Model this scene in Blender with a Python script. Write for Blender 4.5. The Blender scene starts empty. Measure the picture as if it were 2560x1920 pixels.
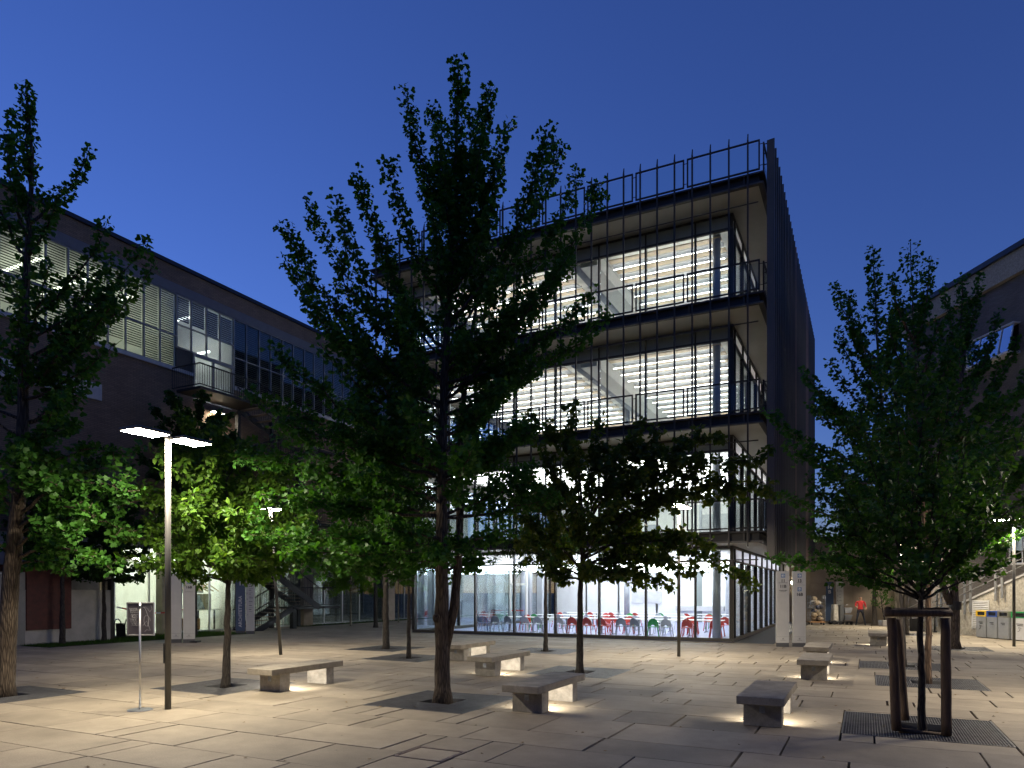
import bpy, bmesh, math, random
import numpy as np
from mathutils import Vector, Matrix, noise
R = math.radians
sc = bpy.context.scene
COL = sc.collection
# ---------------------------------------------------------------- camera, sky, exposure
F_PX, HORIZ, CAM_H = 1769.0, 1478.0, 2.0
cam_d = bpy.data.cameras.new('camera')
cam = bpy.data.objects.new('camera', cam_d); COL.objects.link(cam)
cam.location = (0, 0, CAM_H); cam.rotation_euler = (R(90), 0, 0)
cam_d.sensor_width = 36; cam_d.lens = F_PX/2560*36; cam_d.shift_y = (HORIZ-960)/2560
cam_d.clip_start = .05; cam_d.clip_end = 2000
sc.camera = cam
world = bpy.data.worlds.new('World'); sc.world = world; world.use_nodes = True
wn = world.node_tree; bg = wn.nodes['Background']
sky = wn.nodes.new('ShaderNodeTexSky'); sky.sky_type = 'NISHITA'; sky.sun_disc = False
sky.sun_elevation = R(3); sky.sun_rotation = R(-48); sky.ozone_density = 3.3; sky.dust_density = 0
tint = wn.nodes.new('ShaderNodeMix'); tint.data_type = 'RGBA'; tint.blend_type = 'MULTIPLY'
tint.inputs[0].default_value = 1; tint.inputs[7].default_value = (.60, .53, .97, 1)
wn.links.new(sky.outputs[0], tint.inputs[6]); wn.links.new(tint.outputs[2], bg.inputs[0])
bg.inputs[1].default_value = .15
sc.view_settings.view_transform = 'Standard'; sc.view_settings.look = 'None'
sc.view_settings.exposure = 1.1; sc.view_settings.gamma = 1
sc.cycles.max_bounces = 8; sc.cycles.diffuse_bounces = 4; sc.cycles.glossy_bounces = 3
sc.cycles.transparent_max_bounces = 16; sc.cycles.transmission_bounces = 4
sc.cycles.sample_clamp_indirect = 4; sc.cycles.caustics_reflective = False; sc.cycles.caustics_refractive = False
sc.cycles.use_denoising = True

# ---------------------------------------------------------------- frames
TH = -math.atan2(1, 2)                       # plaza grid: local x = right, local y = away
C0 = Vector((8.58, 27.64, 0))
AX = Vector((math.cos(TH), math.sin(TH), 0)); AY = Vector((-math.sin(TH), math.cos(TH), 0))
def pq(p, q, z=0): return C0 + AX*p + AY*q + Vector((0, 0, z))
def to_pq(w):
    d = Vector((w[0], w[1], 0)) - C0
    return d.dot(AX), d.dot(AY)
def W(u, v, Y): return Vector(((u-1280)/F_PX*Y, Y, CAM_H+(HORIZ-v)/F_PX*Y))
def G(u, v):
    Y = CAM_H*F_PX/(v-HORIZ); return Vector(((u-1280)/F_PX*Y, Y, 0))

# ---------------------------------------------------------------- materials
MATS = {}
def M(name, col, rough=.6, metal=0, var=.12, vs=3., bump=0., bs=30., island=0., stretch=None, spec=.5, detail=4, col2=None):
    if name in MATS: return MATS[name]
    m = bpy.data.materials.new(name); m.use_nodes = True; nt = m.node_tree; N = nt.nodes; L = nt.links
    b = N['Principled BSDF']; b.inputs['Roughness'].default_value = rough; b.inputs['Metallic'].default_value = metal
    b.inputs['Specular IOR Level'].default_value = spec
    tc = N.new('ShaderNodeTexCoord'); oi = N.new('ShaderNodeObjectInfo')
    ad = N.new('ShaderNodeVectorMath'); ad.operation = 'MULTIPLY_ADD'
    cb = N.new('ShaderNodeCombineXYZ')
    for i in range(3): L.new(oi.outputs['Random'], cb.inputs[i])
    L.new(cb.outputs[0], ad.inputs[0]); ad.inputs[1].default_value = (17, 23, 5); L.new(tc.outputs['Object'], ad.inputs[2])
    vec = ad.outputs[0]
    if stretch:
        mp = N.new('ShaderNodeMapping'); mp.inputs['Scale'].default_value = stretch; L.new(vec, mp.inputs[0]); vec = mp.outputs[0]
    nz = N.new('ShaderNodeTexNoise'); nz.inputs['Scale'].default_value = vs; nz.inputs['Detail'].default_value = detail
    nz.inputs['Roughness'].default_value = .62; L.new(vec, nz.inputs['Vector'])
    mx = N.new('ShaderNodeMix'); mx.data_type = 'RGBA'
    mr = N.new('ShaderNodeMapRange'); mr.inputs[1].default_value = .3; mr.inputs[2].default_value = .7; L.new(nz.outputs[0], mr.inputs[0])
    L.new(mr.outputs[0], mx.inputs[0])
    c2 = col2 or tuple(min(1, c*(1+var)) for c in col)
    mx.inputs[6].default_value = (*[c*(1-var) for c in col], 1); mx.inputs[7].default_value = (*c2, 1)
    out = mx.outputs[2]
    if island:
        ge = N.new('ShaderNodeNewGeometry'); m2 = N.new('ShaderNodeMix'); m2.data_type = 'RGBA'; m2.blend_type = 'MULTIPLY'
        m2.inputs[0].default_value = 1
        r2 = N.new('ShaderNodeMapRange'); r2.inputs[3].default_value = 1-island; r2.inputs[4].default_value = 1+island*.6
        # pieces kept as one joined mesh differ by island, single pieces by object
        a2 = N.new('ShaderNodeMath'); a2.operation = 'ADD'; fr = N.new('ShaderNodeMath'); fr.operation = 'FRACT'
        L.new(ge.outputs['Random Per Island'], a2.inputs[0]); L.new(oi.outputs['Random'], a2.inputs[1]); L.new(a2.outputs[0], fr.inputs[0])
        L.new(fr.outputs[0], r2.inputs[0]); cc = N.new('ShaderNodeCombineColor')
        for i in range(3): L.new(r2.outputs[0], cc.inputs[i])
        L.new(out, m2.inputs[6]); L.new(cc.outputs[0], m2.inputs[7]); out = m2.outputs[2]
    L.new(out, b.inputs['Base Color'])
    if bump:
        n2 = N.new('ShaderNodeTexNoise'); n2.inputs['Scale'].default_value = bs; n2.inputs['Detail'].default_value = 5
        L.new(vec, n2.inputs['Vector']); bp = N.new('ShaderNodeBump'); bp.inputs['Strength'].default_value = bump
        bp.inputs['Distance'].default_value = .02; L.new(n2.outputs[0], bp.inputs['Height']); L.new(bp.outputs[0], b.inputs['Normal'])
    MATS[name] = m; return m
def emit(name, col, s):
    if name in MATS: return MATS[name]
    m = bpy.data.materials.new(name); m.use_nodes = True; nt = m.node_tree; nt.nodes.clear()
    e = nt.nodes.new('ShaderNodeEmission'); e.inputs[0].default_value = (*col, 1); e.inputs[1].default_value = s*.466
    o = nt.nodes.new('ShaderNodeOutputMaterial'); nt.links.new(e.outputs[0], o.inputs[0]); MATS[name] = m; return m
def glass(name, tintc=(.92, .96, .96), refl=.5, rough=.0):
    if name in MATS: return MATS[name]
    m = bpy.data.materials.new(name); m.use_nodes = True; nt = m.node_tree; N = nt.nodes; L = nt.links; N.clear()
    t = N.new('ShaderNodeBsdfTransparent'); t.inputs[0].default_value = (*tintc, 1)
    g = N.new('ShaderNodeBsdfGlossy'); g.inputs['Roughness'].default_value = rough; g.inputs[0].default_value = (.9, .95, 1, 1)
    f = N.new('ShaderNodeFresnel'); f.inputs[0].default_value = 1.5
    mu = N.new('ShaderNodeMath'); mu.operation = 'MULTIPLY'; mu.inputs[1].default_value = refl; L.new(f.outputs[0], mu.inputs[0])
    mx = N.new('ShaderNodeMixShader'); L.new(mu.outputs[0], mx.inputs[0]); L.new(t.outputs[0], mx.inputs[1]); L.new(g.outputs[0], mx.inputs[2])
    o = N.new('ShaderNodeOutputMaterial'); L.new(mx.outputs[0], o.inputs[0]); MATS[name] = m; return m
def translucent(name, col, t=.5, rough=.6):
    if name in MATS: return MATS[name]
    m = bpy.data.materials.new(name); m.use_nodes = True; nt = m.node_tree; N = nt.nodes; L = nt.links; N.clear()
    d = N.new('ShaderNodeBsdfDiffuse'); d.inputs[0].default_value = (*col, 1)
    tr = N.new('ShaderNodeBsdfTranslucent'); tr.inputs[0].default_value = (*col, 1)
    mx = N.new('ShaderNodeMixShader'); mx.inputs[0].default_value = t; L.new(d.outputs[0], mx.inputs[1]); L.new(tr.outputs[0], mx.inputs[2])
    o = N.new('ShaderNodeOutputMaterial'); L.new(mx.outputs[0], o.inputs[0]); MATS[name] = m; return m
def leafmat(name, c1, c2, trans=.35):
    m = bpy.data.materials.new(name); m.use_nodes = True; nt = m.node_tree; N = nt.nodes; L = nt.links
    b = N['Principled BSDF']; b.inputs['Roughness'].default_value = .5; b.inputs['Specular IOR Level'].default_value = .22
    at = N.new('ShaderNodeAttribute'); at.attribute_name = 'leaf_tone'
    mx = N.new('ShaderNodeMix'); mx.data_type = 'RGBA'; L.new(at.outputs['Fac'], mx.inputs[0])
    mx.inputs[6].default_value = (*c1, 1); mx.inputs[7].default_value = (*c2, 1)
    L.new(mx.outputs[2], b.inputs['Base Color'])
    tr = N.new('ShaderNodeBsdfTranslucent'); m3 = N.new('ShaderNodeMix'); m3.data_type = 'RGBA'; m3.blend_type = 'MULTIPLY'
    m3.inputs[0].default_value = 1; L.new(mx.outputs[2], m3.inputs[6]); m3.inputs[7].default_value = (1.5, 1.5, .6, 1)
    L.new(m3.outputs[2], tr.inputs[0])
    ms = N.new('ShaderNodeMixShader'); ms.inputs[0].default_value = trans
    L.new(b.outputs[0], ms.inputs[1]); L.new(tr.outputs[0], ms.inputs[2]); L.new(ms.outputs[0], N['Material Output'].inputs[0])
    MATS[name] = m; return m
def barkmat(name, c1, c2, fs=18):
    m = bpy.data.materials.new(name); m.use_nodes = True; nt = m.node_tree; N = nt.nodes; L = nt.links
    b = N['Principled BSDF']; b.inputs['Roughness'].default_value = .9
    tc = N.new('ShaderNodeTexCoord'); mp = N.new('ShaderNodeMapping'); mp.inputs['Scale'].default_value = (1, 1, .13); L.new(tc.outputs['Object'], mp.inputs[0])
    nz = N.new('ShaderNodeTexNoise'); nz.inputs['Scale'].default_value = fs; nz.inputs['Detail'].default_value = 6; nz.inputs['Distortion'].default_value = .8; L.new(mp.outputs[0], nz.inputs['Vector'])
    vo = N.new('ShaderNodeTexVoronoi'); vo.feature = 'DISTANCE_TO_EDGE'; vo.inputs['Scale'].default_value = fs*1.5; L.new(mp.outputs[0], vo.inputs['Vector'])
    mr = N.new('ShaderNodeMapRange'); mr.inputs[1].default_value = 0; mr.inputs[2].default_value = .25; L.new(vo.outputs[0], mr.inputs[0])
    mu = N.new('ShaderNodeMath'); mu.operation = 'MULTIPLY'; L.new(mr.outputs[0], mu.inputs[0]); L.new(nz.outputs[0], mu.inputs[1])
    mx = N.new('ShaderNodeMix'); mx.data_type = 'RGBA'; L.new(mu.outputs[0], mx.inputs[0]); mx.inputs[6].default_value = (*c1, 1); mx.inputs[7].default_value = (*c2, 1)
    L.new(mx.outputs[2], b.inputs['Base Color'])
    bp = N.new('ShaderNodeBump'); bp.inputs['Strength'].default_value = .9; bp.inputs['Distance'].default_value = .03; L.new(mu.outputs[0], bp.inputs['Height']); L.new(bp.outputs[0], b.inputs['Normal'])
    MATS[name] = m; return m
def brickmat(name, c1, c2, mort, scale=1., w=.3, h=.075, rough=.85, rot=None):
    m = bpy.data.materials.new(name); m.use_nodes = True; nt = m.node_tree; N = nt.nodes; L = nt.links
    b = N['Principled BSDF']; b.inputs['Roughness'].default_value = rough
    tc = N.new('ShaderNodeTexCoord'); mp = N.new('ShaderNodeMapping')
    sx = N.new('ShaderNodeSeparateXYZ'); L.new(tc.outputs['Object'], sx.inputs[0])
    cb = N.new('ShaderNodeCombineXYZ'); L.new(sx.outputs[1], cb.inputs[0]); L.new(sx.outputs[2], cb.inputs[1])
    if rot: cb2 = N.new('ShaderNodeCombineXYZ'); L.new(sx.outputs[2], cb2.inputs[0]); L.new(sx.outputs[1], cb2.inputs[1]); cb = cb2
    br = N.new('ShaderNodeTexBrick'); L.new(cb.outputs[0], br.inputs['Vector'])
    br.inputs['Scale'].default_value = scale; br.inputs['Brick Width'].default_value = w; br.inputs['Row Height'].default_value = h
    br.inputs['Mortar Size'].default_value = .008; br.inputs['Color1'].default_value = (*c1, 1); br.inputs['Color2'].default_value = (*c2, 1); br.inputs['Mortar'].default_value = (*mort, 1)
    nz = N.new('ShaderNodeTexNoise'); nz.inputs['Scale'].default_value = .8; L.new(tc.outputs['Object'], nz.inputs[0])
    mx = N.new('ShaderNodeMix'); mx.data_type = 'RGBA'; mx.blend_type = 'MULTIPLY'; mx.inputs[0].default_value = .5
    L.new(br.outputs[0], mx.inputs[6]); L.new(nz.outputs[0], mx.inputs[7]); L.new(mx.outputs[2], b.inputs['Base Color'])
    bp = N.new('ShaderNodeBump'); bp.inputs['Strength'].default_value = .6; bp.inputs['Distance'].default_value = .01; bp.invert = True
    L.new(br.outputs['Fac'], bp.inputs['Height']); L.new(bp.outputs[0], b.inputs['Normal']); MATS[name] = m; return m

M('paving', (.33, .282, .208), .72, var=.16, vs=1.6, bump=.25, bs=45, island=.17, detail=8)
def dirty(name, stain=.45, speck=.35, sc1=.55, sc2=55.):
    m = MATS[name]; nt = m.node_tree; N = nt.nodes; L = nt.links; b = N['Principled BSDF']; src = b.inputs['Base Color'].links[0].from_socket
    ge = N.new('ShaderNodeNewGeometry')
    a = N.new('ShaderNodeTexNoise'); a.inputs['Scale'].default_value = sc1; a.inputs['Detail'].default_value = 9; a.inputs['Roughness'].default_value = .7; L.new(ge.outputs['Position'], a.inputs['Vector'])
    r1 = N.new('ShaderNodeMapRange'); r1.inputs[1].default_value = .38; r1.inputs[2].default_value = .60; r1.inputs[3].default_value = 1-stain; r1.inputs[4].default_value = 1; L.new(a.outputs[0], r1.inputs[0])
    v = N.new('ShaderNodeTexNoise'); v.inputs['Scale'].default_value = sc2; v.inputs['Detail'].default_value = 2; L.new(ge.outputs['Position'], v.inputs['Vector'])
    r2 = N.new('ShaderNodeMapRange'); r2.inputs[1].default_value = .26; r2.inputs[2].default_value = .42; r2.inputs[3].default_value = 1-speck; r2.inputs[4].default_value = 1; L.new(v.outputs[0], r2.inputs[0])
    w = N.new('ShaderNodeTexVoronoi'); w.inputs['Scale'].default_value = 2.3; w.inputs['Randomness'].default_value = 1; L.new(ge.outputs['Position'], w.inputs['Vector'])
    r3 = N.new('ShaderNodeMapRange'); r3.inputs[1].default_value = .025; r3.inputs[2].default_value = .04; r3.inputs[3].default_value = .45; r3.inputs[4].default_value = 1; L.new(w.outputs[0], r3.inputs[0])
    p1 = N.new('ShaderNodeMath'); p1.operation = 'MULTIPLY'; L.new(r1.outputs[0], p1.inputs[0]); L.new(r2.outputs[0], p1.inputs[1])
    p2 = N.new('ShaderNodeMath'); p2.operation = 'MULTIPLY'; L.new(p1.outputs[0], p2.inputs[0]); L.new(r3.outputs[0], p2.inputs[1])
    cc = N.new('ShaderNodeCombineColor')
    for i in range(3): L.new(p2.outputs[0], cc.inputs[i])
    mx = N.new('ShaderNodeMix'); mx.data_type = 'RGBA'; mx.blend_type = 'MULTIPLY'; mx.inputs[0].default_value = 1
    L.new(src, mx.inputs[6]); L.new(cc.outputs[0], mx.inputs[7]); L.new(mx.outputs[2], b.inputs['Base Color'])
dirty('paving', .20, .25)
M('bed', (.03, .027, .022), .95)
M('soil', (.035, .028, .02), .95, bump=.6, bs=20)
M('bench_concrete', (.33, .295, .235), .75, var=.16, vs=4, bump=.35, bs=60, detail=8)
M('leg_concrete', (.36, .335, .29), .7, var=.28, vs=5, bump=.3, bs=50, detail=8)
dirty('bench_concrete', .28, .3, 3.5, 70.); dirty('leg_concrete', .3, .3, 4., 70.)
M('dark_steel', (.032, .028, .024), .55, .0, var=.2)
M('black_steel', (.014, .014, .016), .6, 0)
M('frame_steel', (.07, .066, .06), .5, .1)
M('galv', (.30, .32, .34), .42, .75, var=.3, vs=9)
M('grate_steel', (.13, .132, .135), .5, .3, var=.25, vs=6)
M('pole_paint', (.085, .084, .08), .45, .2, var=.1)
M('white', (.78, .78, .76), .55, var=.04)
M('cream', (.52, .51, .475), .6, var=.06, vs=1.2)
M('ceiling', (.82, .82, .80), .7, var=.05)
M('lavender_floor', (.36, .38, .62), .35, var=.06)
M('grey_floor', (.72, .72, .71), .5)
M('wood', (.72, .56, .37), .5, var=.25, vs=2, stretch=(1, 14, 14))
M('grey_baffle', (.50, .51, .53), .6)
M('oak', (.42, .22, .09), .45, var=.25, vs=3, stretch=(1, 12, 12))
M('stake_wood', (.10, .062, .036), .8, var=.45, vs=9, stretch=(3, 3, .35), bump=.5, bs=30)
M('grey_panel', (.27, .31, .30), .35, var=.15, vs=.9)
M('screen', (.085, .075, .064), .55, .0, var=.15, vs=.6)
M('screen_warm_lit', (.24, .15, .12), .55, .0, var=.12)  # warm lamplight on a few blades, put into their colour
M('steel_grey', (.38, .40, .44), .4, .3)
M('totem_white', (.60, .59, .54), .45, var=.05)
M('totem_blue', (.075, .12, .21), .5, var=.06)
M('sign_blue', (.22, .31, .46), .5, var=.04)
M('ink', (.02, .02, .022), .6)
M('ink_soft', (.16, .16, .16), .6)
M('letter_white', (.75, .76, .76), .6)
M('plinth', (.10, .10, .10), .6)
M('plaster', (.42, .40, .36), .85, var=.22, vs=1.4, bump=.25, bs=25, detail=8)
M('rough_plaster', (.40, .37, .31), .95, var=.35, vs=10, bump=1., bs=16, detail=8)
M('parapet', (.36, .31, .24), .95, var=.4, vs=22, bump=.9, bs=40)
M('red_panel', (.085, .018, .012), .6, var=.3, vs=6)
M('louvre_grey', (.22, .22, .215), .5, .4)
M('fascia', (.14, .13, .125), .6, .0, var=.1)
M('sill', (.40, .39, .38), .6)
M('blind_slat', (.06, .055, .048), .7, 0)
M('blind_light', (.55, .57, .58), .5)
M('roof_edge', (.02, .02, .028), .4, .4)
M('beige_panel', (.36, .29, .215), .6, var=.12, vs=1.5, island=.07)
M('pillar_yellow', (.50, .44, .29), .8, var=.15, bump=.3)
M('pillar_brown', (.30, .24, .19), .8, var=.15)
M('black_plastic', (.015, .015, .017), .5)
M('grey_plastic', (.10, .105, .11), .5)
M('bag_brown', (.42, .33, .22), .35, var=.5, vs=7, bump=.8, bs=14)
M('bag_dark', (.06, .065, .09), .3, var=.6, vs=6, bump=.8, bs=14)
M('bag_white', (.6, .57, .5), .35, var=.3, vs=6, bump=.8, bs=14)
M('red_cloth', (.42, .022, .022), .8, var=.2, vs=14)
M('navy_cloth', (.016, .018, .03), .85)
M('skin', (.42, .24, .16), .55)
M('hair', (.02, .014, .01), .8)
M('shoe', (.03, .03, .03), .6)
M('chair_red', (.55, .05, .035), .4)
M('chair_green', (.04, .36, .09), .4)
M('chair_grey', (.30, .34, .38), .4)
M('chair_light', (.55, .58, .6), .4)
M('chair_blue', (.14, .22, .5), .4)
M('table_top', (.82, .82, .82), .35, var=.02)
M('chrome', (.45, .46, .48), .25, .9)
M('board_grey', (.115, .105, .12), .5, var=.08)
M('alu', (.55, .55, .55), .35, .8)
M('bin_white', (.58, .58, .58), .45, var=.08)
M('bin_grey', (.30, .31, .32), .4, .3)
M('yellow', (.75, .50, .03), .5); M('blue', (.04, .09, .35), .5); M('green', (.02, .28, .07), .5); M('grey', (.2, .19, .15), .5)
M('red_tape', (.6, .05, .04), .5); M('poster', (.35, .42, .45), .5, var=.8, vs=5)
M('terracotta', (.45, .42, .38), .8)
brickmat('brick_left', (.30, .20, .125), (.22, .15, .095), (.12, .09, .065))
brickmat('brick_right', (.23, .20, .18), (.17, .15, .135), (.11, .10, .09), w=.22, h=.06)
brickmat('cream_brick', (.5, .42, .26), (.42, .34, .2), (.25, .22, .15), w=.4, h=.12)
glass('glass'); glass('glass_left', (.8, .84, .82), .12); glass('glass_dark', (.35, .42, .42), 1.6); glass('glass_rail', (.93, .96, .96), .45); glass('glass_mirror', (.12, .13, .14), 9.)
glass('glass_shop', (.84, .89, .83), .8)
translucent('curtain', (.80, .82, .85), .65)
emit('strip', (1, .97, .93), 13.); emit('cove', (1, .95, .87), 5.); emit('strip_cool', (.98, .98, 1.0), 13.0); emit('strip_green', (.97, 1, .76), 6.); emit('strip_cold', (.94, .97, 1.0), 9.)
emit('lamp_light', (1, .87, .67), 390.); emit('lamp_far', (1, .87, .68), 300.); emit('lamp_edge', (1, .87, .68), 300.); emit('lamp_wall', (1, .87, .67), 130.); emit('strip_shop', (1, 1, .88), 26.); emit('bench_light', (1, .91, .78), 620.); emit('bulb', (1, .9, .7), 110.)
leafmat('leaf_ginkgo', (.026, .095, .012), (.065, .175, .028))
leafmat('leaf_elm', (.035, .095, .010), (.10, .19, .022))
leafmat('leaf_maple', (.032, .078, .010), (.10, .125, .02))
leafmat('leaf_fern', (.06, .16, .01), (.14, .26, .025), .45)
leafmat('leaf_dark', (.016, .052, .009), (.036, .095, .016))
leafmat('leaf_small', (.025, .08, .012), (.065, .15, .025))
leafmat('grass', (.03, .08, .008), (.07, .14, .02))
barkmat('bark', (.045, .032, .022), (.22, .17, .12)); barkmat('bark_pale', (.10, .085, .06), (.38, .33, .25), 14); barkmat('bark_dark', (.022, .018, .015), (.10, .085, .07), 24)
barkmat('bark_flaky', (.07, .045, .03), (.36, .24, .15), 16)

# ---------------------------------------------------------------- mesh helpers
class MB:
    def __init__(s): s.v = []; s.f = []
    def box(s, x0, x1, y0, y1, z0, z1):
        n = len(s.v); s.v += [(x, y, z) for z in (z0, z1) for y in (y0, y1) for x in (x0, x1)]
        s.f += [(n, n+2, n+3, n+1), (n+4, n+5, n+7, n+6), (n, n+1, n+5, n+4), (n+2, n+6, n+7, n+3), (n, n+4, n+6, n+2), (n+1, n+3, n+7, n+5)]; return s
    def hexa(s, pts):  # 8 pts, same order as box
        n = len(s.v); s.v += [tuple(p) for p in pts]
        s.f += [(n, n+2, n+3, n+1), (n+4, n+5, n+7, n+6), (n, n+1, n+5, n+4), (n+2, n+6, n+7, n+3), (n, n+4, n+6, n+2), (n+1, n+3, n+7, n+5)]; return s
    def obox(s, c, dx, dy, dz, rz=0):
        ca, sa = math.cos(rz), math.sin(rz); pts = []
        for z in (-dz/2, dz/2):
            for y in (-dy/2, dy/2):
                for x in (-dx/2, dx/2): pts.append((c[0]+x*ca-y*sa, c[1]+x*sa+y*ca, c[2]+z))
        return s.hexa(pts)
    def bar(s, a, b, w, h=None):
        a, b = Vector(a), Vector(b); h = h or w; d = (b-a).normalized()
        x = d.cross(Vector((0, 0, 1)));  x = x.normalized() if x.length > 1e-4 else Vector((1, 0, 0))
        y = x.cross(d); pts = []
        for e in (a, b):
            for j in (-1, 1):
                for i in (-1, 1): pts.append(e+x*i*w/2+y*j*h/2)
        return s.hexa(pts)
    def tube(s, pts, rad, n=8, cap=True):
        pts = [Vector(p) for p in pts]
        if not hasattr(rad, '__len__'): rad = [rad]*len(pts)
        base = len(s.v); prev = None
        for i, p in enumerate(pts):
            t = (pts[min(i+1, len(pts)-1)]-pts[max(i-1, 0)]).normalized()
            if prev is None: x = t.orthogonal().normalized()
            else:
                x = prev-t*prev.dot(t); x = x.normalized() if x.length > 1e-5 else t.orthogonal().normalized()
            prev = x; y = t.cross(x)
            for k in range(n):
                a = 2*math.pi*k/n; q = p+(x*math.cos(a)+y*math.sin(a))*rad[i]; s.v.append((q.x, q.y, q.z))
        for i in range(len(pts)-1):
            for k in range(n):
                a = base+i*n+k; b = base+i*n+(k+1) % n; s.f.append((a, b, b+n, a+n))
        if cap:
            s.f.append(tuple(base+k for k in range(n))[::-1]); e = base+(len(pts)-1)*n; s.f.append(tuple(e+k for k in range(n)))
        return s
    def prism(s, poly, z0, z1):
        n = len(s.v); k = len(poly); s.v += [(x, y, z0) for x, y in poly]+[(x, y, z1) for x, y in poly]
        s.f.append(tuple(n+i for i in range(k))[::-1]); s.f.append(tuple(n+k+i for i in range(k)))
        for i in range(k): j = (i+1) % k; s.f.append((n+i, n+j, n+k+j, n+k+i))
        return s
    def quad(s, a, b, c, d):
        n = len(s.v); s.v += [tuple(a), tuple(b), tuple(c), tuple(d)]; s.f.append((n, n+1, n+2, n+3)); return s
    def ball(s, c, rx, ry=None, rz=None, nu=10, nv=6, jit=0, rnd=random):
        ry = ry or rx; rz = rz or rx; b = len(s.v); s.v.append((c[0], c[1], c[2]-rz))
        for i in range(1, nv):
            a = -math.pi/2+math.pi*i/nv
            for k in range(nu):
                t = 2*math.pi*k/nu; j = 1+rnd.uniform(-jit, jit)
                s.v.append((c[0]+rx*math.cos(a)*math.cos(t)*j, c[1]+ry*math.cos(a)*math.sin(t)*j, c[2]+rz*math.sin(a)*j))
        s.v.append((c[0], c[1], c[2]+rz)); top = len(s.v)-1
        for k in range(nu):
            s.f.append((b, b+1+(k+1) % nu, b+1+k))
            for i in range(nv-2):
                p = b+1+i*nu; s.f.append((p+k, p+(k+1) % nu, p+nu+(k+1) % nu, p+nu+k))
            p = b+1+(nv-2)*nu; s.f.append((p+k, p+(k+1) % nu, top))
        return s
    def mesh(s, name, mat, bevel=0, smooth=False, seg=1):
        me = bpy.data.meshes.new(name); me.from_pydata(s.v, [], s.f); me.update()
        if bevel:
            bm = bmesh.new(); bm.from_mesh(me)
            bmesh.ops.bevel(bm, geom=bm.edges[:], offset=bevel, segments=seg, affect='EDGES', profile=.6); bm.to_mesh(me); bm.free()
        if smooth: me.polygons.foreach_set('use_smooth', [True]*len(me.polygons))
        me.materials.append(MATS[mat]); return me
    def build(s, name, mat, parent=None, bevel=0, smooth=False, **kw):
        return put(name, s.mesh(name, mat, bevel, smooth), parent, **kw)
def put(name, me, parent=None, loc=None, rz=0, **kw):
    o = bpy.data.objects.new(name, me); COL.objects.link(o); o.parent = parent
    if loc is not None: o.location = loc
    if rz: o.rotation_euler = (0, 0, rz)
    tag(o, **kw); return o
def tag(o, label=None, cat=None, group=None, kind=None):
    if label: o['label'] = label
    if cat: o['category'] = cat
    if group: o['group'] = group
    if kind: o['kind'] = kind
def thing(name, label, cat, loc=(0, 0, 0), rz=0, group=None):
    o = bpy.data.objects.new(name, None); COL.objects.link(o); o.location = loc; o.rotation_euler = (0, 0, rz)
    o.empty_display_size = .2; tag(o, label, cat, group); return o
def dup(root, loc, rz, label, group=None):
    r = root.copy(); COL.objects.link(r); r.location = loc; r.rotation_euler = (0, 0, rz); r['label'] = label
    if group: r['group'] = group
    for ch in list(root.children):
        c = ch.copy(); COL.objects.link(c); c.parent = r
        for g in list(ch.children):
            d = g.copy(); COL.objects.link(d); d.parent = c
    return r
def text(name, s, size, mat, parent, M4, align='CENTER', bold=0.):
    cu = bpy.data.curves.new(name, 'FONT'); cu.body = s; cu.size = size; cu.align_x = align; cu.align_y = 'CENTER'; cu.extrude = .002; cu.offset = bold
    cu.resolution_u = 3
    o = bpy.data.objects.new(name, cu); COL.objects.link(o)
    dg = bpy.context.evaluated_depsgraph_get(); me = bpy.data.meshes.new_from_object(o.evaluated_get(dg)); bpy.data.objects.remove(o)
    me.materials.clear(); me.materials.append(MATS[mat])
    t = bpy.data.objects.new(name, me); COL.objects.link(t); t.parent = parent; t.matrix_local = M4; return t
def face_m(x, y, z, rz=0):  # text upright on a plane facing local -y
    return Matrix.Translation((x, y, z)) @ Matrix.Rotation(rz, 4, 'Z') @ Matrix.Rotation(R(90), 4, 'X')
ORD = 'first second third fourth fifth sixth seventh eighth ninth tenth eleventh twelfth thirteenth fourteenth fifteenth sixteenth'.split()
# ---------------------------------------------------------------- ground and paving
put('ground', MB().quad((-500, -300, -.3), (500, -300, -.3), (500, 900, -.3), (-500, 900, -.3)).mesh('ground', 'soil'), kind='structure')
TREES = {  # base pixel in the photograph -> ground point
 't1': G(1107, 1752), 't2': G(8, 1738), 't3': G(564, 1714), 't4': G(1450, 1679), 't5': G(1364, 1627), 't6': G(1022, 1644), 't7': G(965, 1621),
 't8': G(260, 1603), 't9': G(156, 1611), 't10': G(877, 1565), 't11': G(2306, 1832), 't12': G(2254, 1664), 't13': G(2320, 1706), 't14': G(2388, 1621),
 't15': G(2186, 1564), 't16': G(2266, 1586)}
GR = {}
for k in ('t1', 't2', 't3', 't4', 't5', 't6', 't7', 't11', 't12', 't13', 't14', 't16'): GR[k] = to_pq(TREES[k])
GR['t11'] = to_pq((6.0, 10.42)); GS = 1.02; HOLE = .33
rnd = random.Random(5)
blocks = [(a-GS, a+GS, b-GS, b+GS) for a, b in GR.values()]
MAN = to_pq(G(1075, 1884)); blocks.append((MAN[0]-.36, MAN[0]+.36, MAN[1]-.3, MAN[1]+.3))
blocks += [(-14.98, 1.55, -.12, 30), (-40, -21.2, -13.5, -3.95), (-24.9, -23.6, 1.8, 25), (-60, -24.5, -60, 60)]
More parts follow.
